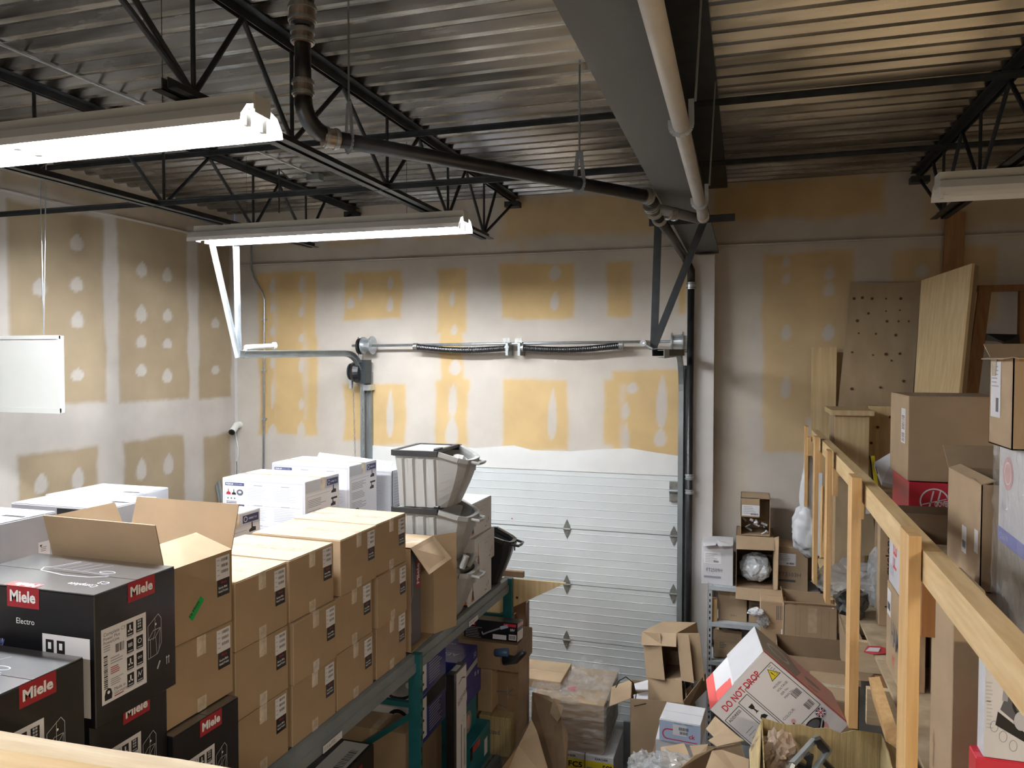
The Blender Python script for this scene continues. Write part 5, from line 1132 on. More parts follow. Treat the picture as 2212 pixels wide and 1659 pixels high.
# big carton
bigy = 4.75
c1, size = bx('big plain brown carton stacked on top of the red box', 1960, 2175, bigy, 857, 1043, .55, 'kraft', tape=None)
part('printed_label', Decal(c1.location+Vector((-size[0]/2, size[1]/2, 0)), (0, -1, 0), (0, 0, 1)).rect(.35, .2, .12, .20, 'paper', 1).barcode(.37, .28, .08, .08, 'ink_soft', 2, 10, vert=True).barcode(.37, .21, .08, .05, 'ink_soft', 2, 8, vert=True).b, c1)
c2, size2 = bx('red vacuum box with a white round emblem under the big brown carton', 1962, 2150, bigy+.01, 1045, 1130, .50, 'bright_red', tape=None)
D = decal(size2, 'f'); h = size2[2]; D.disc(.13, h-.105, .075, 'white_ink', 1, r0=.008, n=32); D.line([(.10, h-.16), (.125, h-.045)], .008, 'white_ink', 1); D.line([(.135, h-.16), (.16, h-.045)], .008, 'white_ink', 1); D.line([(.065, h-.125), (.19, h-.088)], .005, 'white_ink', 1)
D.text('OOVER', .132, h-.135, .030, 'white_ink', 2, .03, width=.075, ang=.12); D.text('POWER', .235, h-.10, .018, 'white_ink', 1, .03); D.text('SCRUB', .235, h-.125, .018, 'white_ink', 1, .03); D.text('DELUXE', .36, h-.108, .018, 'white_ink', 1, 0); D.rect(.36, h-.135, .08, .010, 'white_ink', 1)
part('front_print', D.b, c2, local=True)
zb2 = c2.location.z
carton('brown carton carrying the red vacuum box on the mezzanine', (c2.location.x, bigy+.27, ZM), (size2[0]+.02, .52, zb2-ZM-.002), 'kraft_dark', tape=None)
ztop = at(2020, 1095, y=4.72).z; x0 = at(1958, 1150, y=4.25).x; x1 = at(2150, 1150, y=4.25).x
open_carton('dark open brown carton standing in front of the red vacuum box', ((x0+x1)/2, 4.60, ZM), (x1-x0, .24, ztop-ZM), {'l': (.12, 165)}, 'kraft_dark')
xq0 = at(1990, 1215, y=3.5).x
carton('wide brown carton whose slatted top shows right above the railing', (1.25, 3.78, ZM), (.74, .74, 3.345-ZM), 'kraft_dark', tape=None)
t = part('slat_board', B().box((.88, 3.42, 3.347), (1.4, 3.60, 3.357), 'plywood'), label='thin board lying on the wide carton, nearer camera', cat='board')
part('slat_board', B().box((.88, 3.83, 3.347), (1.4, 4.12, 3.357), 'plywood'), label='thin board lying on the wide carton, farther back', cat='board')
yb = 3.30; xa = at(2119, 1130, y=yb).x; zt_ = at(2119, 1048, y=yb).z; zb_ = 3.36
c3 = open_carton('brown carton standing half open, right of the red vacuum box', (xa+.17, yb+.25, zb_), (.34, .50, zt_-zb_), {'l': (.05, -70), 'b': (.14, 50), 'f': (.14, -88)}, 'kraft')
D = decal((.34, .50, zt_-zb_), 'l'); D.rect(.24, .10, .07, .11, 'paper', 1); D.rect(.42, .14, .05, .09, 'paper', 1); D.barcode(.25, .12, .05, .03, 'ink_soft', 2); part('printed_label', D.b, c3, local=True)
# wrapped picture box and torn carton above it
yw = 2.86; xw = .905; yw1 = at(2157, 1100, x=xw).y; zw1 = at(2160, 957, x=xw).z
sz = (.60, yw1-yw, zw1-3.20); c4 = carton('film wrapped printed box with faded pictures at the right edge', (xw+.30, (yw+yw1)/2, 3.20), sz, 'white_card', tape=None)
D = decal(sz, 'l'); h = sz[2]; q_ = sz[1]; D.rect(0, 0, q_, h*.52, 'photo_green', 0); D.poly([(0, h*.52), (q_, h*.50), (q_, h*.57), (0, h*.59)], 'violet', 1); D.text('CLEAN', .02, h*.535, .022, 'ink_pale', 2); D.disc(.10, h-.10, .055, 'pink', 1, ry=.06); D.disc(.10, h-.10, .038, 'white_ink', 2, ry=.042, r0=.006); D.text('AIR', .03, h-.24, .03, 'ink_pale', 1, 0); D.poly([(0, h*.30), (q_*.5, h*.22), (q_*.3, h*.10), (0, h*.12)], 'photo_grey', 1)
part('front_print', D.b, c4, local=True)
b = B(); vs = []; n = 20
for j in range(n+1):
    for i in range(n+1):
        p = Vector((xw-.014, yw+(yw1-yw)*i/n, 3.20+(sz[2]+.005)*j/n)); p.x += .012*noise.noise(Vector((i*.5+j*.2, j*.9, 3)))-.006; vs.append(p)
b.add(vs, [(j*(n+1)+i, j*(n+1)+i+1, (j+1)*(n+1)+i+1, (j+1)*(n+1)+i) for j in range(n) for i in range(n)], 'wrap'); part('film', b, c4)
carton('brown carton supporting the film wrapped printed box', (xw+.32, (yw+yw1)/2, ZM), (.56, yw1-yw-.02, 3.198-ZM), 'kraft_dark', tape=None)
tz = zw1+.002; xt = .865; y9 = at(2187, 880, x=xt).y; y8 = at(2137, 880, x=xt).y; yw = y9
c5 = open_carton('tattered brown carton at the right edge on the film wrapped box', (xt+.27, (y8+y9)/2, tz), (.54, y8-y9, at(2160, 772, x=xt).z-tz), {'f': (.05, 95), 'b': (.10, 60), 'l': (.03, 100)}, 'kraft', jag=.006)
D = decal((.54, y8-y9, .4), 'l'); D.rect(.02, .10, .11, .20, 'paper', 1); D.lines(.03, .28, .08, 6, .014, .004, 'ink_grey', 2); D.rect(.08, .12, .03, .05, 'ink_soft', 2); part('shipping_label', D.b, c5, local=True)
part('tape_strip', B().sheet([at(2143, 775, x=xt-.003), at(2153, 775, x=xt-.003), at(2150, 812, x=xt-.003), at(2143, 812, x=xt-.003)], .002, 'clear_tape'), c5)
# boxes seen through the railing
yd = at(1908, 1352, z=ZM).y; loc, size = pbox(1898, 1921, yd, 1095, 1352, .10); loc.z = ZM
c6 = carton('tall narrow brown vacuum box with vertical printed words behind the railing', loc, size, 'kraft', tape=None)
D = decal(size, 'f'); D.text('dyson cyclone', .065, size[2]*.12, .034, 'ink', 1, .01, width=size[2]*.66, ang=PI/2); part('front_print', D.b, c6, local=True)
xh = .74; ya_, yb_ = at(1943, 1432, x=xh).y, at(1915, 1350, x=xh).y
zh = at(1943, 1292, x=xh).z; sz = (.115, yb_-ya_, zh-ZM)
c7 = carton('brown carton printed with big letters on the mezzanine behind the railing', (xh+.0575, (ya_+yb_)/2, ZM), sz, 'kraft', tape=None)
D = decal(sz, 'l'); L_ = sz[1]; D.text('HAM', L_*.38, sz[2]*.35, sz[2]*.28, 'ink_soft', 1, .01, width=L_*.55); D.rect(L_*.05, sz[2]*.62, L_*.28, sz[2]*.3, 'paper', 1); D.barcode(L_*.08, sz[2]*.68, L_*.2, .04, 'ink', 2); D.text('M', L_*.5, .06, .06, 'coral', 1); part('side_print', D.b, c7, local=True)
z3 = at(1943, 1150, x=xh).z; sz = (.10, sz[1]*.92, z3-zh-.004)
c8 = carton('white box with red vertical letters standing on the lettered carton', (xh+.055, (ya_+yb_)/2, zh+.001), sz, 'white_card', tape=None)
D = decal(sz, 'l'); D.text('FEIT', sz[1]*.62, .10, .10, 'coral', 1, .0, width=.26, ang=PI/2); D.rect(sz[1]*.1, .05, .1, .05, 'ink_pale', 1); part('side_print', D.b, c8, local=True)
xt0 = .715; y0, y1 = at(2057, 1500, x=xt0).y, at(2010, 1500, x=xt0).y
x1 = at(2125, 1500, y=y0).x
ct = carton('tall plain brown carton standing right behind the near railing section', ((xt0+x1)/2, (y0+y1)/2, ZM), (x1-xt0, y1-y0, at(2090, 1274, y=y0).z-ZM), 'kraft', tape=None)
D = decal((x1-xt0, y1-y0, .9), 'l'); D.poly([(.05, .14), (.09, .14), (.07, .20)], 'kraft_dark', 1); D.rect(.06, .05, .02, .09, 'kraft_dark', 1); part('arrow_print', D.b, ct, local=True)
yv = 2.68; xv = at(2127, 1500, y=yv).x; zv = at(2127, 1392, y=yv).z; zvb = at(2160, 1640, y=yv).z
sz = (.50, .07, zv-zvb); cv = carton('red and white boxed upright cleaner at the lower right edge', (xv+.25, yv+.035, zvb), sz, 'white_card', tape=None)
D = decal(sz, 'f'); D.su = .62; h = sz[2]; D.poly([(0, h), (.5, h), (.5, h*.35), (.20, h*.52), (.09, h*.68), (0, h*.82)], 'bright_red', 0); D.line([(.10, h*.82), (.09, h*.52)], .022, 'ink_grey', 2); D.poly([(.05, h*.30), (.20, h*.16), (.21, h*.22), (.06, h*.42)], 'ink', 2); D.poly([(.07, h*.44), (.14, h*.34), (.19, h*.44), (.15, h*.60), (.09, h*.55)], 'ink_soft', 1); D.disc(.17, h*.52, .05, 'ink', 2, r0=.012); D.disc(.16, h*.36, .03, 'ink_pale', 3)
for i, (u, v) in enumerate(((.045, .20), (.085, .12), (.13, .05))): D.disc(u, h*v+.03, .018, 'ink_grey', 1, r0=.002)
D.disc(.03, h-.03, .022, 'white_ink', 1, r0=.004, n=24); D.lines(.005, h*.66, .03, 6, .012, .005, 'ink_pale', 1); D.lines(.06, h*.97, .12, 3, .012, .004, 'coral', 1); D.lines(.01, h*.50, .03, 8, .012, .004, 'ink_pale', 1)
part('front_print', D.b, cv, local=True)
carton('bright red box beneath the red and white cleaner box', (xv+.24, yv+.04, ZM), (.52, .08, zvb-ZM-.002), 'bright_red', tape=None)
# plastic bags and wrapper
bg = at(1850, 1250, y=5.6)
t = thing('plastic_bag', 'crumpled clear plastic bag lying behind the railing posts', 'bag', (bg.x, 5.6, ZM))
part('film', B().blob((bg.x+.02, 5.6, ZM+.13), (.26, .14, .13), 'bag_clear', .35, 2., 4, 3), t)
part('film', B().blob((at(1905, 1250, y=5.5).x, 5.5, ZM+.2), (.09, .09, .22), 'bag_clear', .3, 2., 4, 9), t)
b = B().blob((at(1838, 1310, y=5.3).x, 5.25, ZM+.08), (.10, .12, .085), 'bag_dark', .4, 2, 3, 5); part('dark_bag', b, label='dark bin bag slumped in front of the clear plastic bag', cat='bag')
q0 = at(1868, 1403, z=ZM+.004)
part('foil_wrapper', B().sheet([at(*p, z=ZM+.006) for p in ((1866, 1408), (1874, 1396), (1900, 1396), (1915, 1402), (1936, 1406), (1918, 1412), (1895, 1413), (1880, 1412))], .004, 'bright_red').sheet([at(*p, z=ZM+.011) for p in ((1870, 1406), (1878, 1399), (1902, 1400), (1898, 1408))], .003, 'paper'), label='red and white foil wrapper lying on the mezzanine boards', cat='wrapper')
leaf('plank', 'thick board leaning with a small barcode sticker, right of the second railing post', [(1858, 1055, 5.9), (1880, 1055, 5.9), (1893, 1200, 5.8), (1862, 1200, 5.8)], .03, 'plywood', 'plank')
leaf('barcode_sticker', 'small white barcode sticker on the leaning board', [(1871, 1094, 5.82), (1880, 1094, 5.82), (1879, 1110, 5.82), (1870, 1110, 5.82)], .002, 'paper', 'sticker')
t = thing('white_bag', 'knotted white plastic bag hanging outside the far railing posts', 'bag', at(1745, 1190, y=6.45))
c = at(1750, 1070, y=6.45); part('upper_fold', B().blob((c.x, 6.45, c.z+.02), (.075, .06, .27), 'bag_white', .25, 1.5, 4, 2), t, smooth=True)
c = at(1746, 1145, y=6.45); part('lower_bulge', B().blob((c.x, 6.45, c.z), (.125, .09, .20), 'bag_white', .28, 1.6, 4, 8), t, smooth=True)
leaf('white_strip', 'pale blue plastic strip beside the hanging white bag', [(1768, 1021, 6.3), (1776, 1021, 6.3), (1774, 1200, 6.25), (1766, 1200, 6.25)], .01, 'bag_white', 'strip')
leaf('brace_board', 'slanted short board low behind the third railing post', [(1775, 1050, 5.9), (1783, 1060, 5.9), (1780, 1205, 5.7), (1772, 1205, 5.7)], .04, 'pine', 'board')
leaf('plywood_offcut', 'pale tapered plywood piece below the hanging white bag', [(1767, 1210, 5.9), (1785, 1212, 5.9), (1800, 1300, 5.6), (1787, 1300, 5.6)], .04, 'plywood_light', 'plywood')
# ================================================================ STEEL SHELVES BY THE COLUMN
t = thing('metal_shelving', 'grey slotted steel shelving standing left of the railing at the back wall', 'shelf', (.15, 6.85, 0))
xs0, xs1 = at(1529, 1300, y=6.62).x, .60; levels = [2.34, 2.03, 1.70, 1.30, .8, .25]
for x in (xs0, xs1):
    for y in (6.62, 7.02):
        s = 1 if x == xs0 else -1
        part('post', B().box((x, y, 0), (x+s*.035, y+.003, 2.36), 'shelf_grey').box((x, y-(.0 if y < 6.8 else .035), 0), (x+s*.003, y+(.035 if y < 6.8 else 0), 2.36), 'shelf_grey'), t)
        if y < 6.8:
            b = B()
            for i in range(44): b.box((x+s*.012, y-.0012, .1+i*.05), (x+s*.022, y-.0002, .125+i*.05), 'ink')
            part('slot_row', b, t, kind='stuff')
for z in levels: part('shelf_plate', B().box((xs0+.003, 6.615, z-.035), (xs1-.003, 6.618, z), 'shelf_grey').box((xs0+.003, 6.62, z-.004), (xs1-.003, 7.05, z), 'shelf_grey'), t)
def shelfbox(label, px0, px1, z0, py0, d=.30, y=6.70, m='kraft', op=None, **k):
    x0, x1 = at(px0, py0, y=y).x, at(px1, py0, y=y).x; zt = at((px0+px1)/2, py0, y=y).z; size = (x1-x0, d, zt-z0-.001)
    if op: return open_carton(label, ((x0+x1)/2, y+d/2, z0+.001), size, op, m), size
    return carton(label, ((x0+x1)/2, y+d/2, z0+.001), size, m, **k), size
c, size = shelfbox('small white box with handwriting at the left end of the top shelf', 1516, 1584, 2.34, 1175, m='white_card', tape=None, y=6.66)
D = decal(size, 'f'); D.rect(.02, .18, .14, .10, 'white_ink', 1); D.lines(.03, .26, .10, 6, .014, .004, 'ink_grey', 2); D.barcode(.10, .19, .04, .016, 'ink', 3); D.text('FT2509H', .04, .11, .030, 'ink_soft', 1, 0, width=.13); D.rect(.02, .055, .14, .018, 'ink_grey', 1); part('front_print', D.b, c, local=True)
part('torn_flap', B().sheet([at(1545, 1165, y=6.68), at(1585, 1175, y=6.72), at(1580, 1180, y=6.62), at(1552, 1180, y=6.60)], .003, 'white_card'), c)
part('torn_flap', B().sheet([at(1517, 1172, y=6.66), at(1548, 1172, y=6.66), at(1546, 1178, y=6.60), at(1520, 1180, y=6.60)], .003, 'white_card'), c)
# box on its side with bag
x0, x1 = at(1590, 1200, y=6.60).x, at(1672, 1200, y=6.60).x; z1 = at(1630, 1160, y=6.60).z; z0 = 2.345
t = thing('open_carton', 'brown carton on its side with clear bags inside, top steel shelf', 'box', ((x0+x1)/2, 6.8, z0)); b = B()
for lo, hi in (((x0, 6.62, z0), (x0+.004, 7.0, z1)), ((x1-.004, 6.62, z0), (x1, 7.0, z1)), ((x0, 6.62, z0), (x1, 7.0, z0+.004)), ((x0, 6.62, z1-.004), (x1, 7.0, z1)), ((x0, 6.99, z0), (x1, 7.0, z1))): b.box(lo, hi, 'kraft_dark')
part('body', b, t); part('flap', B().sheet([(x0, 6.62, z0+.002), (x1, 6.62, z0+.002), (x1+.005, 6.56, z0-.085), (x0, 6.56, z0-.08)], .004, 'kraft'), t); part('flap', B().sheet([(x0, 6.62, z1), (x1, 6.62, z1), (x1+.005, 6.59, z1-.10), (x0, 6.59, z1-.11)], .004, 'kraft'), t)
part('flap', B().sheet([(x1, 6.62, z0), (x1, 6.62, z1), (x1+.035, 6.55, z1+.03), (x1+.03, 6.55, z0+.03)], .004, 'kraft'), t)
part('bag_of_parts', B().blob(((x0+x1)/2+.01, 6.78, z0+.14), (.13, .12, .12), 'bag_white', .18, 2.5, 4, 4), t)
x2, x3 = at(1600, 1110, y=6.62).x, at(1664, 1110, y=6.62).x; z2 = z1+.004; z3 = at(1630, 1077, y=6.62).z
t = thing('open_carton', 'small open carton full of white plastic parts on the sideways carton', 'box', ((x2+x3)/2, 6.8, z2)); b = B()
for lo, hi in (((x2, 6.64, z2), (x2+.004, 6.94, z3)), ((x3-.004, 6.64, z2), (x3, 6.94, z3)), ((x2, 6.64, z2), (x3, 6.94, z2+.004)), ((x2, 6.64, z3-.004), (x3, 6.94, z3)), ((x2, 6.93, z2), (x3, 6.94, z3)), ((x2, 6.64, z3-.16), (x2+.15, 6.644, z3))): b.box(lo, hi, 'kraft')
part('body', b, t); D = Decal((x2+.01, 6.638, z3-.15), (1, 0, 0), (0, 0, 1)); D.rect(0, .0, .14, .09, 'paper', 0); D.lines(.01, .075, .11, 5, .014, .004, 'ink_grey', 1); D.barcode(.07, .008, .06, .014); part('printed_label', D.b, t)
for i in range(14):
    p = Vector((random.uniform(x2+.03, x3-.03), random.uniform(6.66, 6.78), z2+.02+random.random()*.10)); q = p+Vector((random.uniform(-.05, .05), random.uniform(-.02, .02), random.uniform(-.02, .03))); part('plastic_piece', B().tube([p, q], random.uniform(.006, .012), 'white_card' if i % 3 else 'ink_grey', 8), t)
c, size = shelfbox('brown carton with handwriting at the right of the top shelf', 1675, 1746, 2.34, 1182, y=6.66, tape=None)
D = decal(size, 'f'); D.rect(.02, .21, .14, .10, 'paper', 1); D.lines(.03, .295, .10, 4, .014, .004, 'ink_grey', 2); D.barcode(.09, .22, .06, .016, 'ink', 3); D.text('FT3103H', .03, .12, .034, 'ink_soft', 1, 0, width=.17); D.rect(.02, .075, .14, .018, 'ink_soft', 1); part('front_print', D.b, c, local=True)
c, size = shelfbox('taped carton with a white barcode label on the second shelf', 1552, 1614, 2.03, 1277, tape='tape', seam='y')
D = decal(size, 'f'); D.rect(size[0]-.08, size[2]-.055, .065, .035, 'paper', 1); D.barcode(size[0]-.07, size[2]-.047, .045, .018, 'ink_soft', 2); D.text('ONLY', size[0]*.42, .04, .015, 'ink_soft', 1); part('front_print', D.b, c, local=True)
c, size = shelfbox('brown carton with stencilled lines, right half of the second shelf', 1618, 1690, 2.03, 1290, tape=None)
D = decal(size, 'f'); D.lines(.02, size[2]-.06, .08, 4, .02, .006, 'ink_soft', 1); part('front_print', D.b, c, local=True)
shelfbox('brown carton under the railing end on the second shelf', 1700, 1765, 2.03, 1295, tape=None, m='kraft_dark')
c, size = shelfbox('carton with raised pale flaps on the third shelf', 1541, 1602, 1.70, 1385, m='kraft', op={'f': (.09, -8), 'l': (.05, -55), 'r': (.05, -55)})
D = decal(size, 'f'); D.lines(.05, size[2]-.02, .06, 4, .014, .005, 'ink_soft', 1); part('front_print', D.b, c, local=True)
shelfbox('dark carton low on the fourth shelf behind the open cartons', 1545, 1610, 1.30, 1460, tape=None, m='kraft_dark')
a = at(1540, 1290, y=6.66); part('wood_block', B().box((a.x-.01, 6.65, 2.031), (a.x+.035, 6.70, 2.22), 'pine'), label='short pine block standing at the left of the second shelf', cat='wood block')
# ================================================================ THE HEAP
def cart(label, px0, px1, y, py0, py1, d, m='kraft', zfloor=None, op=None, rz=0., jag=0., **k):
    loc, size = pbox(px0, px1, y, py0, py1, d)
    if zfloor is not None: size = (size[0], size[1], size[2]+loc.z-zfloor); loc.z = zfloor
    if op is not None: return open_carton(label, loc, size, op, m, rz=rz, jag=jag), size
    return carton(label, loc, size, m, rz, **k), size
# torn carton pair before the shelves
c, size = cart('torn open brown carton with a tape patch, in front of the steel shelves', 1692, 1808, 5.45, 1308, 1415, .34, 'kraft', op={'f': (.02, 30), 'l': (.02, 20)}, jag=.012)
part('tape_strip', decal(size, 'f').rect(size[0]*.46, size[2]*.45, .055, size[2]*.5, 'tape', 1).b, c, local=True); tz = c.location.z
D = decal(size, 'f'); [D.line([(size[0]*u, 0), (size[0]*u+.004, size[2]*.93)], .002, 'kraft_dark', 1) for u in (.22, .3, .7, .84)]; part('crease', D.b, c, local=True)
c, size = cart('brown carton with a torn corner exposing foam, left of the taped torn carton', 1642, 1698, 5.62, 1300, 1400, .30, 'kraft', tape=None)
part('foam_piece', B().blob(at(1633, 1322, y=5.58), (.055, .04, .03), 'white_card', .4, 2, 3, 1), c); part('foam_piece', B().blob(at(1650, 1340, y=5.60), (.04, .03, .045), 'photo_grey', .5, 2, 3, 6), c)
D = decal(size, 'f'); [D.rect(size[0]*.62+i*.012, size[2]*.62, .005, .10, 'ink_soft', 1) for i in range(5)]; D.rect(size[0]*.80, .02, .04, .12, 'paper', 1); D.line([(size[0]*.84, .03), (size[0]*.92, .07), (size[0]*.84, .10)], .004, 'ink', 2); part('front_print', D.b, c, local=True); tz2 = c.location.z
# long open carton below them
L0, L1 = at(1690, 1400, y=5.15), at(1842, 1425, y=5.15)
t = open_carton('long open brown carton lying under the torn cartons', ((L0.x+L1.x)/2, 5.26, 1.55), (L1.x-L0.x+.06, .38, (L0.z+L1.z)/2-1.55), {'f': (.14, 150), 'r': (.10, 20)}, 'kraft_dark')
zl = (L0.z+L1.z)/2
c, size = cart('pale topped closed carton partly under the pink printed box', 1760, 1842, 4.60, 1512, 1600, .40, 'kraft', zfloor=1.55, tape='clear_tape')
# supports
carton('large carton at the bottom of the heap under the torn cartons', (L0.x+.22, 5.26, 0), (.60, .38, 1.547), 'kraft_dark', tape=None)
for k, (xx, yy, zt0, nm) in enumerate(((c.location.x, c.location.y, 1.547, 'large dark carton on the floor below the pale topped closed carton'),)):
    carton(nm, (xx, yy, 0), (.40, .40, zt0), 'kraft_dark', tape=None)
q = at(1752, 1415, y=5.47)
part('cardboard_sheet', B().sheet([(L0.x-.05, 5.47, tz-.004), (L1.x+.05, 5.47, tz-.004), (L1.x+.05, 5.85, tz-.004), (L0.x-.05, 5.85, tz-.004)], .006, 'kraft_dark'), label='flat cardboard the torn cartons rest on', cat='cardboard')
leaf('cardboard_sheet', 'tall cardboard flap standing right of the taped torn carton', [(1812, 1325, 5.4), (1835, 1400, 5.35), (1842, 1480, 5.3), (1815, 1420, 5.35)], .005, 'kraft', 'cardboard')
leaf('cardboard_sheet', 'crumpled dark cardboard corner right of the torn carton', [(1806, 1316, 5.5), (1840, 1322, 5.4), (1842, 1372, 5.3), (1828, 1350, 5.4)], .005, 'kraft_dark', 'cardboard')
leaf('cardboard_sheet', 'dark cardboard sheet under the mezzanine edge', [(1845, 1405, 5.0), (1905, 1412, 4.9), (1925, 1475, 4.8), (1850, 1470, 4.9)], .005, 'kraft_dark', 'cardboard')
part('diagonal_timber', B().bar(at(1893, 1488, y=4.0), at(1968, 1720, y=3.4), .05, .14, 'pine', up=(0, 1, 0)), label='slanting pale timber below the mezzanine edge at lower right', cat='timber')
# tilted white, red and pink printed box
O = Vector((-.147, 3.768, 2.558)); Rm = Matrix(((.77, -.1012, .63), (.0728, .9948, .0708), (-.6339, -.0086, .7734)))
ax, ay, az = [Vector((Rm[0][i], Rm[1][i], Rm[2][i])).normalized() for i in range(3)]
ay = az.cross(ax); az = ax.cross(ay); Rr = Matrix((ax, ay, az)).transposed(); L_, Dp, H = .494, .359, .388
loc = O+ax*L_/2+ay*Dp/2
t = thing('printed_box', 'tilted white vacuum box printed do not drop with red edges', 'box', loc, R=Rr)
part('body', B().box((-L_/2, -Dp/2, 0), (L_/2, Dp/2, H), 'white_card'), t, local=True, bevel=.003)
D = Decal((L_/2, -Dp/2, 0), (0, 0, 1), (-1, 0, 0)); D.rect(0, 0, H, L_, 'paper', 0)
D.text('DO NOT DROP', .045, L_-.062, .034, 'bright_red', 1, .02, width=.25)
D.frame(.188, .150, .185, .290, .003, 'ink', 1); D.frame(.118, .150, .060, .270, .003, 'ink', 1); D.frame(.008, .05, .100, .36, .003, 'ink', 1)
D.poly([(.335-.03, .375), (.335+.03, .375), (.335, .430)], 'ink', 1); D.poly([(.335-.025, .378), (.335+.025, .378), (.335, .425)], 'yellow', 2); D.rect(.333, .392, .004, .018, 'ink', 3); D.rect(.333, .384, .004, .004, 'ink', 3)
for i, s_ in enumerate(('MODEL:', 'VOLTAGE:', 'SER No.', 'MAN No.')): D.text(s_, .285, .345-i*.022, .011, 'ink', 2); 
for i in range(2): D.barcode(.318, .245-i*.075, .042, .034, 'ink', 2, 10)
D.text('COLOUR:', .200, .215, .013, 'ink_soft', 2); D.disc(.228, .185, .011, 'pink', 2); D.text('ADDRESS', .016, .385, .014, 'ink', 2, .01); D.lines(.345, .43, .02, 5, .012, .004, 'ink_grey', 2); D.lines(.03, .30, .05, 6, .018, .003, 'ink_grey', 2); D.barcode(.055, .12, .02, .05, 'ink', 2)
D.poly([(.133, .375), (.160, .375), (.155, .355), (.150, .352), (.150, .335), (.158, .330), (.135, .330), (.143, .335), (.143, .352), (.137, .358)], 'ink', 2)
D.poly([(.128, .285), (.168, .285), (.162, .302), (.148, .310), (.134, .302)], 'ink', 2); D.line([(.148, .290), (.148, .258), (.140, .256)], .003, 'ink', 2)
for u in (.136, .156): D.line([(u, .175), (u, .222)], .005, 'ink', 2); D.poly([(u-.007, .215), (u+.007, .215), (u, .232)], 'ink', 2)
D.line([(.125, .168), (.170, .168)], .004, 'ink', 2)
D.disc(.345, .125, .027, 'ink_pale', 1, r0=.004); D.disc(.345, .125, .023, 'navy', 2); D.line([(.329, .109), (.361, .141)], .006, 'white_ink', 3); D.line([(.361, .109), (.329, .141)], .006, 'white_ink', 3); D.line([(.345, .103), (.345, .147)], .008, 'white_ink', 4); D.line([(.323, .125), (.367, .125)], .008, 'white_ink', 4); D.line([(.345, .103), (.345, .147)], .004, 'bright_red', 5); D.line([(.323, .125), (.367, .125)], .004, 'bright_red', 5)
D.disc(.275, .075, .052, 'pink', 1, ry=.040); D.disc(.272, .100, .055, 'ink', 2, ry=.036); D.disc(.272, .108, .040, 'ink_soft', 3, ry=.022); D.line([(.335, .105), (.20, .02)], .006, 'ink_pale', 4); D.line([(.225, .022), (.175, .015)], .022, 'ink', 4); D.rect(.215, .15, .008, .03, 'ink', 2)
D.poly([(.215, .125), (.245, .118), (.24, .13)], 'ink', 2); D.rect(.245, .125, .008, .02, 'ink_pale', 2)
part('front_print', D.b, t, local=True)
D = Decal((-L_/2, Dp/2, 0), (0, -1, 0), (0, 0, 1)); D.rect(0, 0, Dp, H, 'white_ink', 0); D.rect(0, 0, Dp, .055, 'coral', 1); D.poly([(Dp-.13, 0), (Dp, 0), (Dp, .16), (Dp-.10, .16)], 'coral', 1); D.text('Hetty', .245, .055, .045, 'white_ink', 2, 0, width=.10, ang=PI/2*.95); D.rect(.10, .20, .004, H-.21, 'coral', 1); D.rect(0, H-.012, Dp, .012, 'coral', 1)
part('end_print', D.b, t, local=True)
part('end_flap', B().sheet([(-L_/2-.002, -Dp/2+.002, H*.45), (-L_/2-.002, -Dp/2+.002, H), (-L_/2-.002, Dp/2, H), (-L_/2-.006, Dp/2, H*.45)], .004, 'white_card'), t, local=True)
D = decal((L_, Dp, H), 't'); D.rect(0, 0, L_, Dp, 'pink', 0); D.rect(0, 0, L_, .035, 'bright_red', 1); D.poly([(.0, .05), (.2, .05), (.26, .2), (.2, Dp), (0, Dp)], 'tan_ink', 1); D.disc(.12, .2, .07, 'ink_pale', 2); D.disc(.12, .2, .055, 'tan_ink', 3); D.disc(.33, .19, .05, 'tan_ink', 2, ry=.03); D.line([(.28, .08), (.34, .10)], .015, 'tan_ink', 2); part('top_print', D.b, t, local=True)
# ragged big carton at the bottom right with things in it
A = at(1645, 1548, y=3.56); E_ = at(1905, 1592, y=3.56); zt5 = (A.z+E_.z)/2
t5 = open_carton('big ragged olive brown carton at bottom right holding metal handles', ((A.x+E_.x)/2, 3.30, 2.05), (E_.x-A.x, .52, zt5-2.05), {}, 'kraft_olive', jag=.018)
part('flap', B().sheet([Vector((A.x, 3.56, zt5-.01)), Vector((A.x-.02, 3.06, zt5-.02)), Vector((A.x-.045, 3.1, zt5-.10)), Vector((A.x-.05, 3.5, zt5-.12))], .005, 'kraft_olive'), t5)
part('flap', B().sheet([Vector((E_.x, 3.56, zt5-.02)), Vector((E_.x+.01, 3.06, zt5-.02)), Vector((E_.x+.11, 3.12, zt5-.10)), Vector((E_.x+.12, 3.50, zt5-.07))], .005, 'kraft_olive'), t5)
t = thing('metal_loop', 'black and grey bent metal handle sticking out of the ragged carton', 'handle', at(1720, 1640, y=3.35))
hp = [at(1690, 1700, y=3.25), at(1712, 1650, y=3.3), at(1760, 1598, y=3.42), at(1768, 1594, y=3.43), at(1789, 1618, y=3.42), at(1786, 1626, y=3.40), at(1760, 1665, y=3.3), at(1740, 1700, y=3.25)]
b = B()
for a, c in zip(hp, hp[1:]): b.bar(a, c, .016, .030, 'steel_grey', up=(0, 1, 0))
part('grip_frame', b, t); part('corner_plate', B().sheet([at(1760, 1597, y=3.40), at(1772, 1593, y=3.40), at(1792, 1618, y=3.40), at(1784, 1630, y=3.40), at(1765, 1612, y=3.40)], .03, 'black_plastic'), t)
t = thing('metal_bracket', 'dark angled bracket beside the metal handle in the ragged carton', 'bracket', at(1760, 1650, y=3.3)); b = B()
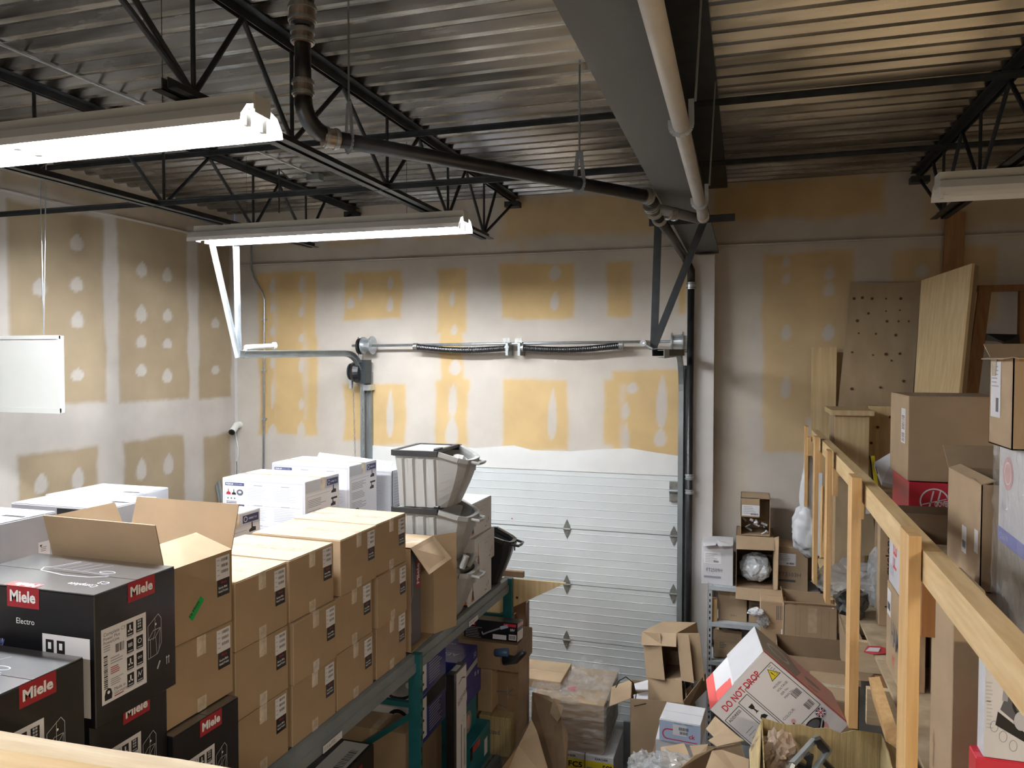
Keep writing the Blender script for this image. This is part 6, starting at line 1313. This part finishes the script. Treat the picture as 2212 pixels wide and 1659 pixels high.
for p in (((1740, 1640), (1752, 1630)), ((1752, 1630), (1745, 1665)), ((1780, 1645), (1800, 1665)), ((1722, 1650), (1742, 1660))): b.bar(at(*p[0], y=3.34), at(*p[1], y=3.34), .02, .02, 'black_plastic', up=(0, 1, 0))
part('arm', b, t)
part('packing_paper', B().blob(at(1680, 1635, y=3.42), (.085, .07, .10), 'paper_brown', .5, 2, 4, 7), label='crumpled brown packing paper in the ragged carton', cat='paper')
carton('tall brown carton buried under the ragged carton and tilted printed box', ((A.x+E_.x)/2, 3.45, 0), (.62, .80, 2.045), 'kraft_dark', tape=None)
pf_ = part('cardboard_sheet', B().sheet([O+Vector((.28, .02, -.34)), O+Vector((.70, .02, -.36)), O+Vector((.66, .38, -.36)), O+Vector((.26, .38, -.34))], .006, 'kraft_dark'), label='flat cardboard layer beneath the tilted printed box', cat='cardboard')
# open cartons left of it
Rf = Matrix(((.9418, .3117, -.1259), (-.2972, .947, .1216), (.1571, -.0771, .9846)))
vx, vy, vz = [Vector((Rf[0][i], Rf[1][i], Rf[2][i])).normalized() for i in range(3)]; vy = vz.cross(vx).normalized(); vz = vx.cross(vy)
O2 = Vector((-.71, 5.91, 1.783)); R2 = Matrix((vx, vz, -vy)).transposed()
t2_ = open_carton('empty carton lying on its side, its open mouth facing the camera', O2+vx*.145+vz*.174+vy*.404, (.29, .348, .404), {'l': (.17, -80), 'b': (.10, -70), 'r': [(.12, 72), (.17, 104)], 'f': (.235, 84)}, 'kraft', R=R2)
loc, size = pbox(1356, 1478, 5.62, 1513, 1573, .34); bz3 = 1.02
t3 = open_carton('open carton with flap hanging left, under the empty sideways carton', (loc.x, loc.y, bz3), (size[0], .34, loc.z+size[2]-bz3), {'l': (.17, 115)}, 'kraft', rz=.12)
part('cord', B().tube([at(1330, 1485, y=5.5), at(1338, 1470, y=5.5), at(1352, 1462, y=5.55), at(1368, 1475, y=5.6), at(1374, 1500, y=5.62), at(1371, 1525, y=5.6), at(1395, 1520, y=5.5)], .004, 'black_plastic', 6), label='black cord looping over the open carton with the hanging flap', cat='cord')
part('papers', B().sheet([at(1370, 1478, y=5.8), at(1400, 1470, y=5.85), at(1400, 1490, y=5.7), at(1372, 1490, y=5.7)], .01, 'paper').sheet([at(1368, 1503, y=5.75), at(1400, 1495, y=5.8), at(1400, 1512, y=5.65), at(1370, 1512, y=5.65)], .015, 'paper'), label='white papers and packing inside the open carton', cat='paper')
carton('dark carton on the floor under the open carton with hanging flap', (loc.x+.04, loc.y+.02, 0), (size[0]+.08, .40, bz3-.002), 'kraft_dark', tape=None)
leaf('cardboard_sheet', 'grey brown cardboard standing between open cartons and steel shelves', [(1478, 1492, 5.9), (1492, 1480, 6.0), (1512, 1560, 5.9), (1490, 1560, 5.85)], .005, 'kraft', 'cardboard')
leaf('cardboard_sheet', 'dark flap hanging right below the sideways carton', [(1476, 1515, 5.6), (1524, 1455, 5.85), (1526, 1490, 5.85), (1482, 1535, 5.6)], .005, 'kraft_dark', 'cardboard')
# white bag box
c, size = cart('white and pale blue box with a red curved emblem in the heap', 1427, 1517, 4.95, 1560, 1606, .26, 'white_card', tape=None, rz=-.08)
D = decal(size, 'f'); W_, h = size[0], size[2]; D.rect(0, 0, W_, h*.95, 'blue_pale', 0)
for a, c_ in zip(range(9), range(1, 10)):
    f = lambda i: (.055+.032*math.cos(PI/2+i*PI/9), h*.35+.032*math.sin(PI/2+i*PI/9)); D.line([f(a), f(c_)], .008, 'bright_red', 1)
D.line([(.055, h*.35+.032), (.09, h*.35+.032)], .008, 'bright_red', 1); D.line([(.055, h*.35-.032), (W_-.02, h*.35-.032)], .006, 'bright_red', 1); D.text('ck', W_*.72, h*.28, .03, 'bright_red', 1, .02); D.rect(W_*.33, h*.35, W_*.34, h*.5, 'paper', 1); D.barcode(W_*.48, h*.60, .06, .02, 'ink', 2); D.barcode(W_*.50, h*.42, .05, .018, 'ink', 2); D.text('Vacuum', W_*.36, h*.88, .010, 'ink_soft', 2); D.text('Vacuums', W_*.62, h*.88, .010, 'ink_soft', 2)
part('front_print', D.b, c, local=True); wz = c.location.z; wx = c.location.x
zs_ = at(1458, 1655, y=4.96).z; t = carton('scuffed white box below the box with the red emblem', (wx-.03, 5.09, zs_), (.27, .24, wz-zs_-.001), 'white_card', tape=None)
carton('brown carton on the floor beneath the scuffed white box', (wx, 5.13, 0), (.40, .34, zs_-.002), 'kraft_dark', tape=None)
leaf('cardboard_sheet', 'orange brown folded carton flap in front of the white box', [(1427, 1615, 4.7), (1478, 1606, 4.75), (1486, 1622, 4.65), (1500, 1660, 4.5), (1435, 1665, 4.55)], .006, 'kraft', 'cardboard')
leaf('cardboard_sheet', 'printed pale carton edge right of the orange brown flap', [(1490, 1612, 4.6), (1530, 1608, 4.65), (1520, 1635, 4.55), (1500, 1640, 4.5)], .006, 'kraft_pale', 'cardboard')
for i, (px, py, rx, y_) in enumerate(((1392, 1645, .10, 4.6), (1455, 1648, .14, 4.3), (1410, 1665, .12, 4.3))):
    p = at(px, py, y=y_); part('bubble_wrap', B().blob((p.x, y_, p.z-.04), (rx, .09, .09), 'bag_clear', .3, 3, 4, i+20), label=['leftmost', 'rightmost', 'lowest'][i]+' crumpled bubble wrap at bottom centre of the heap', cat='bubble wrap', group='bubble wrap on the heap')
t = thing('open_carton', 'dark sided open carton at bottom, left of the ragged carton', 'box', at(1560, 1650, y=3.9))
pt_ = lambda px, py, y_: at(px, py, y=y_)
part('wall', B().sheet([pt_(1468, 1660, 3.7), pt_(1500, 1632, 3.8), pt_(1545, 1615, 3.9), pt_(1600, 1605, 3.95), pt_(1615, 1660, 3.9), pt_(1600, 1760, 3.9), pt_(1468, 1760, 3.7)], .005, 'kraft_dark'), t)
part('flap', B().sheet([pt_(1572, 1575, 4.3), pt_(1607, 1600, 4.0), pt_(1550, 1613, 3.93), pt_(1530, 1600, 4.1)], .005, 'kraft_pale'), t)
part('flap', B().sheet([pt_(1538, 1622, 3.6), pt_(1560, 1620, 3.62), pt_(1618, 1640, 3.6), pt_(1616, 1700, 3.5), pt_(1510, 1700, 3.5)], .005, 'kraft'), t)
leaf('cardboard_sheet', 'pale cardboard lying under the tilted printed box edge', [(1525, 1575, 4.35), (1545, 1548, 4.5), (1605, 1600, 4.1), (1560, 1612, 4.1)], .005, 'kraft_pale', 'cardboard')
